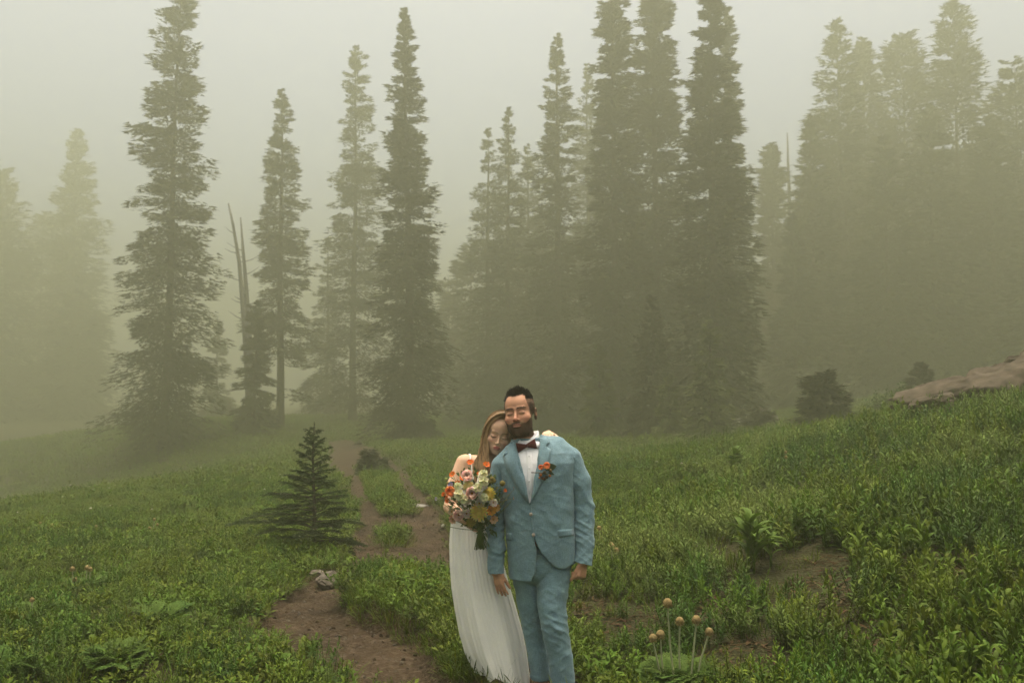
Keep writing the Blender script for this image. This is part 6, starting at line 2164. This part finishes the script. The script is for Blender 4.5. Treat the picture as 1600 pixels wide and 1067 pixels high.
def flower(kind, r, col, rg, col2=(0.45, 0.30, 0.05)):
    mb = MB()
    if kind == 'peony':
        for ring, (n, L, tilt, cup) in enumerate([(7, 1.05, 1.05, -0.75), (7, 0.95, 0.80, -0.75), (6, 0.8, 0.55, -0.55), (5, 0.6, 0.32, -0.3), (4, 0.42, 0.18, -0.1)]):
            for k in range(n):
                mb.raw(*_pq(petal(L * r, 0.50 * r * L, cup, tilt, 6.283 * (k + 0.5 * ring) / n + rg.uniform(-0.15, 0.15), 0.08 * r, [c * rg.uniform(0.88, 1.08) for c in col], rg)))
        mb.ball((0, 0, 0.10 * r), (0.62 * r, 0.62 * r, 0.36 * r), col)
        mb.ball((0, 0, 0.40 * r), (0.16 * r, 0.16 * r, 0.12 * r), col2)
    elif kind == 'ranunculus':
        for ring in range(6):
            n = 7 - ring // 2; L = 1.0 - 0.13 * ring
            for k in range(n):
                mb.raw(*_pq(petal(L * r, 0.52 * r * L, -1.15, 1.15 - 0.18 * ring, 6.283 * (k + 0.5 * ring) / n, 0.06 * r, [c * rg.uniform(0.9, 1.05) for c in col], rg, 0.04)))
        mb.ball((0, 0, 0.2 * r), (0.2 * r, 0.2 * r, 0.16 * r), col2)
    elif kind == 'mum':
        mb.ball((0, 0, 0.12 * r), (0.66 * r, 0.66 * r, 0.36 * r), col)
        for ring in range(6):
            n = 20 - 2 * ring; L = 1.05 - 0.14 * ring
            for k in range(n):
                mb.raw(*_pq(petal(L * r, 0.15 * r, -0.6, 1.5 - 0.24 * ring, 6.283 * (k + 0.5 * (ring % 2)) / n + rg.uniform(-0.08, 0.08), 0.05 * r, [c * rg.uniform(0.85, 1.1) for c in col], rg, 0.05, 3, 4)))
    elif kind == 'cosmos':
        for k in range(7):
            mb.raw(*_pq(petal(r, 0.46 * r, 0.15, 1.25, 6.283 * k / 7 + rg.uniform(-0.1, 0.1), 0.12 * r, [c * rg.uniform(0.85, 1.1) for c in col], rg)))
        mb.ball((0, 0, 0.08 * r), (0.24 * r, 0.24 * r, 0.16 * r), col2)
    elif kind == 'stock':
        # spike of crowded florets
        mb.ball((0, 0, 0.25 * r), (0.42 * r, 0.42 * r, 0.85 * r), col)
        for i in range(24):
            s = i / 23; a = i * 2.4
            c = np.array([math.cos(a) * r * 0.42 * (1.1 - 0.6 * s), math.sin(a) * r * 0.42 * (1.1 - 0.6 * s), r * (1.7 * s - 0.5)])
            Rm = look_rot(c * np.array([1, 1, 0.25]) + np.array([0, 0, 0.12 * r]))
            for k in range(4):
                V, q, Cc = petal(r * 0.40, r * 0.22, 0.3, 1.0, 6.283 * k / 4, 0.02 * r, [x * rg.uniform(0.9, 1.08) for x in (col if s < 0.8 else col2)], rg, 0.15, 3, 3)
                mb.raw(np.array(V) @ Rm.T + c, q, (), np.array(Cc))
    elif kind == 'pod':
        mb.ball((0, 0, 0), r, col)
        for i in range(26):
            d = np.array([rg.gauss(0, 1) for _ in range(3)]); d /= np.linalg.norm(d)
            mb.ball(d * r * 0.9, r * 0.2, [x * 1.15 for x in col], 5, 3)
    elif kind == 'bud':
        mb.ball((0, 0, 0), (r * 0.7, r * 0.7, r), col, 7, 5); mb.ball((0, 0, -0.5 * r), (r * 0.5, r * 0.5, r * 0.6), (0.08, 0.12, 0.03), 6, 4)
    return mb


def _pq(t):
    return t[0], t[1], (), np.array(t[2])


def put_flower(parent, name, kind, pos, d, r, col, rg, col2=(0.45, 0.30, 0.05), origin=None):
    mb = flower(kind, r, col, rg, col2)
    Rm = look_rot(d, rg.uniform(0, 6.28))
    V = np.concatenate(mb.v) @ Rm.T
    f_ = []
    if mb.q: f_.append(np.concatenate(mb.q))
    if mb.t: f_.append(np.concatenate(mb.t))
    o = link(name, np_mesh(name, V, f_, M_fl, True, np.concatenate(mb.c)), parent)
    o.location = [float(v) for v in (np.asarray(pos) - np.asarray(origin))]
    return o


rb = random.Random(21)
BQ = 5.84
bc = W(741, 777, BQ + 0.03)                 # heart of the bouquet
tie = W(750, 828, BQ + 0.035)               # where the hand holds the stems
bouquet = empty('bouquet', tie); tag(bouquet, 'loose wedding bouquet of pink, orange, yellow and white flowers in her hand', 'bouquet')
PINK, PALE, ORG, YEL, WHT, GRN = (0.97, 0.73, 0.65), (0.96, 0.86, 0.78), (0.85, 0.28, 0.07), (0.88, 0.74, 0.24), (0.95, 0.93, 0.84), (0.42, 0.48, 0.16)
RED = (0.85, 0.20, 0.03)
FL = [('pink_peony', 'peony', 731, 747, 9.5, PINK, -0.02), ('pink_peony', 'peony', 738, 772, 10, PINK, -0.055), ('pink_peony', 'peony', 719, 803, 9, PINK, -0.03), ('pale_peony', 'peony', 730, 801, 7, PALE, -0.035),
      ('orange_ranunculus', 'ranunculus', 707, 769, 9.5, (0.90, 0.40, 0.16), -0.02), ('yellow_chrysanthemum', 'mum', 747.5, 799, 11, YEL, -0.045), ('yellow_flower', 'mum', 732, 760, 6.5, (0.88, 0.78, 0.38), -0.05),
      ('yellow_flower', 'mum', 763, 772, 8, (0.84, 0.70, 0.18), -0.03), ('yellow_flower', 'mum', 736, 815, 6, (0.50, 0.42, 0.12), -0.03), ('orange_poppy', 'cosmos', 767, 797, 7, (0.72, 0.33, 0.05), -0.02), ('pale_peony', 'peony', 769, 785, 6.5, PALE, -0.02),
      ('pale_peony', 'peony', 749, 786, 7, WHT, -0.04), ('orange_poppy', 'cosmos', 776, 793, 5, (0.66, 0.33, 0.12), 0.0), ('peach_flower', 'cosmos', 771, 811, 6, (0.66, 0.42, 0.26), -0.01), ('peach_flower', 'cosmos', 708, 811, 6, (0.66, 0.40, 0.26), 0.0),
      ('peach_flower', 'cosmos', 706, 799, 5, (0.64, 0.48, 0.34), 0.0),
      ('white_stock', 'stock', 753, 757, 10, WHT, -0.035), ('white_stock', 'stock', 746, 765, 9, WHT, -0.05), ('white_stock', 'stock', 721, 774, 10, (0.94, 0.92, 0.80), -0.04), ('white_stock', 'stock', 727, 780, 9, (0.84, 0.80, 0.66), -0.05),
      ('white_stock', 'stock', 754, 745, 8, (0.90, 0.90, 0.70), -0.02), ('white_stock', 'stock', 755, 778, 8, (0.92, 0.92, 0.80), -0.04), ('white_stock', 'stock', 718, 762, 7, (0.88, 0.88, 0.66), -0.03),
      ('white_bud', 'bud', 749, 812, 4, (0.60, 0.58, 0.45), -0.035), ('white_bud', 'bud', 755, 814, 3, (0.60, 0.58, 0.45), -0.035), ('white_bud', 'bud', 692, 821, 3, (0.58, 0.56, 0.45), 0.0), ('blue_flower', 'cosmos', 704.5, 757, 4, (0.25, 0.27, 0.45), -0.01), ('blue_flower', 'cosmos', 682, 779, 2.5, (0.42, 0.40, 0.50), 0.02)]
for px, py, r in ((707, 741, 4.5), (724, 746, 5), (715, 755, 4), (735, 722.5, 5), (760, 726, 5), (747.5, 739, 2.6), (761.5, 768, 4), (699, 782, 3.5), (693, 772, 3), (789, 766, 2.6), (804.5, 761.5, 3.2), (803.5, 778, 2.4), (698, 777, 3)):
    FL.append(('orange_cosmos', 'cosmos', px, py, r, RED, 0.0 if 700 < px < 775 else 0.01))
for px, py, r in ((785, 755, 4), (769, 748, 3.5), (766, 752, 3.5), (772, 751, 3), (694, 763, 2.2), (699, 754, 2.0), (697, 748, 2.0), (765, 762, 2.6), (747, 744, 2.4)):
    FL.append(('seed_pod', 'pod', px, py, r, GRN if r < 3 else (0.30, 0.25, 0.08), 0.0))
fpos = []
for nm, kd, px, py, r, c, dy in FL:
    p = W(px, py, BQ + dy)
    d = (p - bc) * np.array([1.0, 0.6, 1.0]) / 0.15 + np.array([0, -1.5, 0.35])
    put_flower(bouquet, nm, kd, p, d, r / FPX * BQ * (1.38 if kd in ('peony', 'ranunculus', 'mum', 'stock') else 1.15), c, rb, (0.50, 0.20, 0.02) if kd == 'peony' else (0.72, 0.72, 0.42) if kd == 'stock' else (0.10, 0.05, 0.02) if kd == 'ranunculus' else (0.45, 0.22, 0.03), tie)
    fpos.append((p, kd))
# stems: each flower to the hand, then out below
mb = MB()
for i, (p, kd) in enumerate(fpos):
    a = rb.uniform(0, 6.28); k = tie + np.array([0.011 * math.cos(a), 0.011 * math.sin(a), 0])
    mid = p * 0.45 + k * 0.55 + np.array([0, 0.03, -0.01])
    e = k + (k - mid) * np.array([0.25, 0.25, 0]) + np.array([rb.uniform(-0.015, 0.02), rb.uniform(-0.01, 0.01), -rb.uniform(0.085, 0.115)])
    mb.tube([p - tie, mid - tie, k - tie, e - tie], [0.0016, 0.0022, 0.0026, 0.0026], 5, col=(0.10, 0.145, 0.04))
o = mb.build('stems', M_gr, bouquet)
# foliage through the bouquet
bs, ds, ll = [], [], []
for i in range(420):
    a = rb.uniform(0, 6.28); q = math.sqrt(rb.random())
    p = bc + np.array([math.cos(a) * 0.155 * q, rb.uniform(-0.035, 0.05), math.sin(a) * 0.165 * q - 0.01])
    d = (p - tie) / 0.2 + np.array([rb.gauss(0, 0.5), -0.3 + rb.gauss(0, 0.4), rb.gauss(0, 0.4)])
    bs.append(p - tie); ds.append(d / np.linalg.norm(d)); ll.append(rb.uniform(0.02, 0.05))
for i in range(60):        # leaves low round the hand and sprays to the right
    p = tie + np.array([rb.uniform(-0.03, 0.09), rb.uniform(-0.03, 0.03), rb.uniform(-0.02, 0.10)])
    d = np.array([rb.gauss(0.3, 0.6), -0.4, rb.gauss(0, 0.7)]); bs.append(p - tie); ds.append(d / np.linalg.norm(d)); ll.append(rb.uniform(0.02, 0.045))
bs, ds, ll = np.array(bs), np.array(ds), np.array(ll)
ss = np.cross(ds, np.random.default_rng(3).standard_normal(ds.shape)); ss /= np.linalg.norm(ss, axis=1, keepdims=True)
V, T, m = leaves(bs, ds, ss, ll, ll * 0.2, np.full(len(ll), 0.2), 2)
c = np.repeat(np.random.default_rng(4).uniform(0.5, 1.4, len(ll)), m)
o = link('leaves', np_mesh('leaves', V, T, M_gr, True, np.stack([c * 0.065, c * 0.105, c * 0.03], 1)), bouquet)
# thin sprays reaching over his jacket
for pts in ([(758, 790), (778, 783), (792, 775), (804.5, 763)], [(760, 792), (782, 783), (795, 780), (803.5, 779)], [(758, 780), (772, 768), (780, 760), (785, 756)], [(735, 760), (735, 740), (735, 724)], [(757, 752), (759, 738), (760, 728)], [(716, 770), (703, 778), (690, 781), (682, 780)], [(715, 800), (702, 812), (692, 820)], [(712, 765), (704, 752), (707, 742)], [(705, 770), (698, 758), (697, 748)]):
    mb = MB(); mb.tube([W(p[0], p[1], BQ + 0.0) - tie for p in pts], np.linspace(0.0018, 0.0010, len(pts)), 5, col=(0.16, 0.13, 0.05))
    mb.build('spray', M_gr, bouquet)

# ---- boutonniere on his lapel
ho = bvh_j.ray_cast(Vector((0, 0, CAM_Z)), (Vector(g(852, 738)) - Vector((0, 0, CAM_Z))).normalized())[0]
bo = np.array(ho) + np.array([0, -0.018, 0])
bout = empty('boutonniere', bo); tag(bout, 'orange ranunculus boutonniere with a dark leaf pinned to his lapel', 'boutonniere')


def bpos(px, py, dy=0.0):
    return W(px, py, bo[1] + dy)


put_flower(bout, 'orange_flower', 'ranunculus', bpos(853.5, 729.5, -0.008), (0.1, -1, 0.5), 0.034, (0.95, 0.44, 0.22), rb, (0.4, 0.12, 0.03), bo)
put_flower(bout, 'orange_flower', 'ranunculus', bpos(846.5, 731, -0.004), (-0.4, -1, 0.4), 0.025, (0.92, 0.36, 0.15), rb, (0.4, 0.12, 0.03), bo)
for px, py, r, c in ((851, 738, 0.011, (0.20, 0.17, 0.10)), (860, 735, 0.010, (0.25, 0.16, 0.06)), (845, 742, 0.009, (0.55, 0.20, 0.06)), (848, 747, 0.009, (0.24, 0.10, 0.05)), (859, 743, 0.008, (0.60, 0.22, 0.06)), (854, 745, 0.010, (0.09, 0.06, 0.03)), (851, 748, 0.009, (0.10, 0.05, 0.03)), (843, 746, 0.006, (0.58, 0.20, 0.05))):
    put_flower(bout, 'berry', 'pod', bpos(px, py, -0.006), (0, -1, 0), r, c, rb, origin=bo)
mb = MB()
for L_, (p0, p1) in enumerate((((853, 735), (869, 727)), ((856, 738), (866, 741)))):
    a, e = bpos(*p0, 0.004) - bo, bpos(*p1, -0.004) - bo
    d = (e - a); ln = np.linalg.norm(d); d /= ln
    s = np.cross(d, [0, -1.0, 0.1]); s /= np.linalg.norm(s)
    V, T, m = leaves(np.array([a]), np.array([d]), np.array([s]), np.array([ln * 1.05]), np.array([ln * (0.34 if L_ == 0 else 0.22)]), np.array([0.05]), 3)
    mb.raw(V, (), T, (0.028, 0.05, 0.018))
mb.build('leaf', M_gr, bout)
mb = MB(); mb.tube([bpos(856, 741) - bo, bpos(845, 738.5, 0.004) - bo, bpos(830, 738, 0.010) - bo], [0.0035, 0.0035, 0.003], 6, col=(0.10, 0.08, 0.04)); mb.build('stem', M_gr, bout)
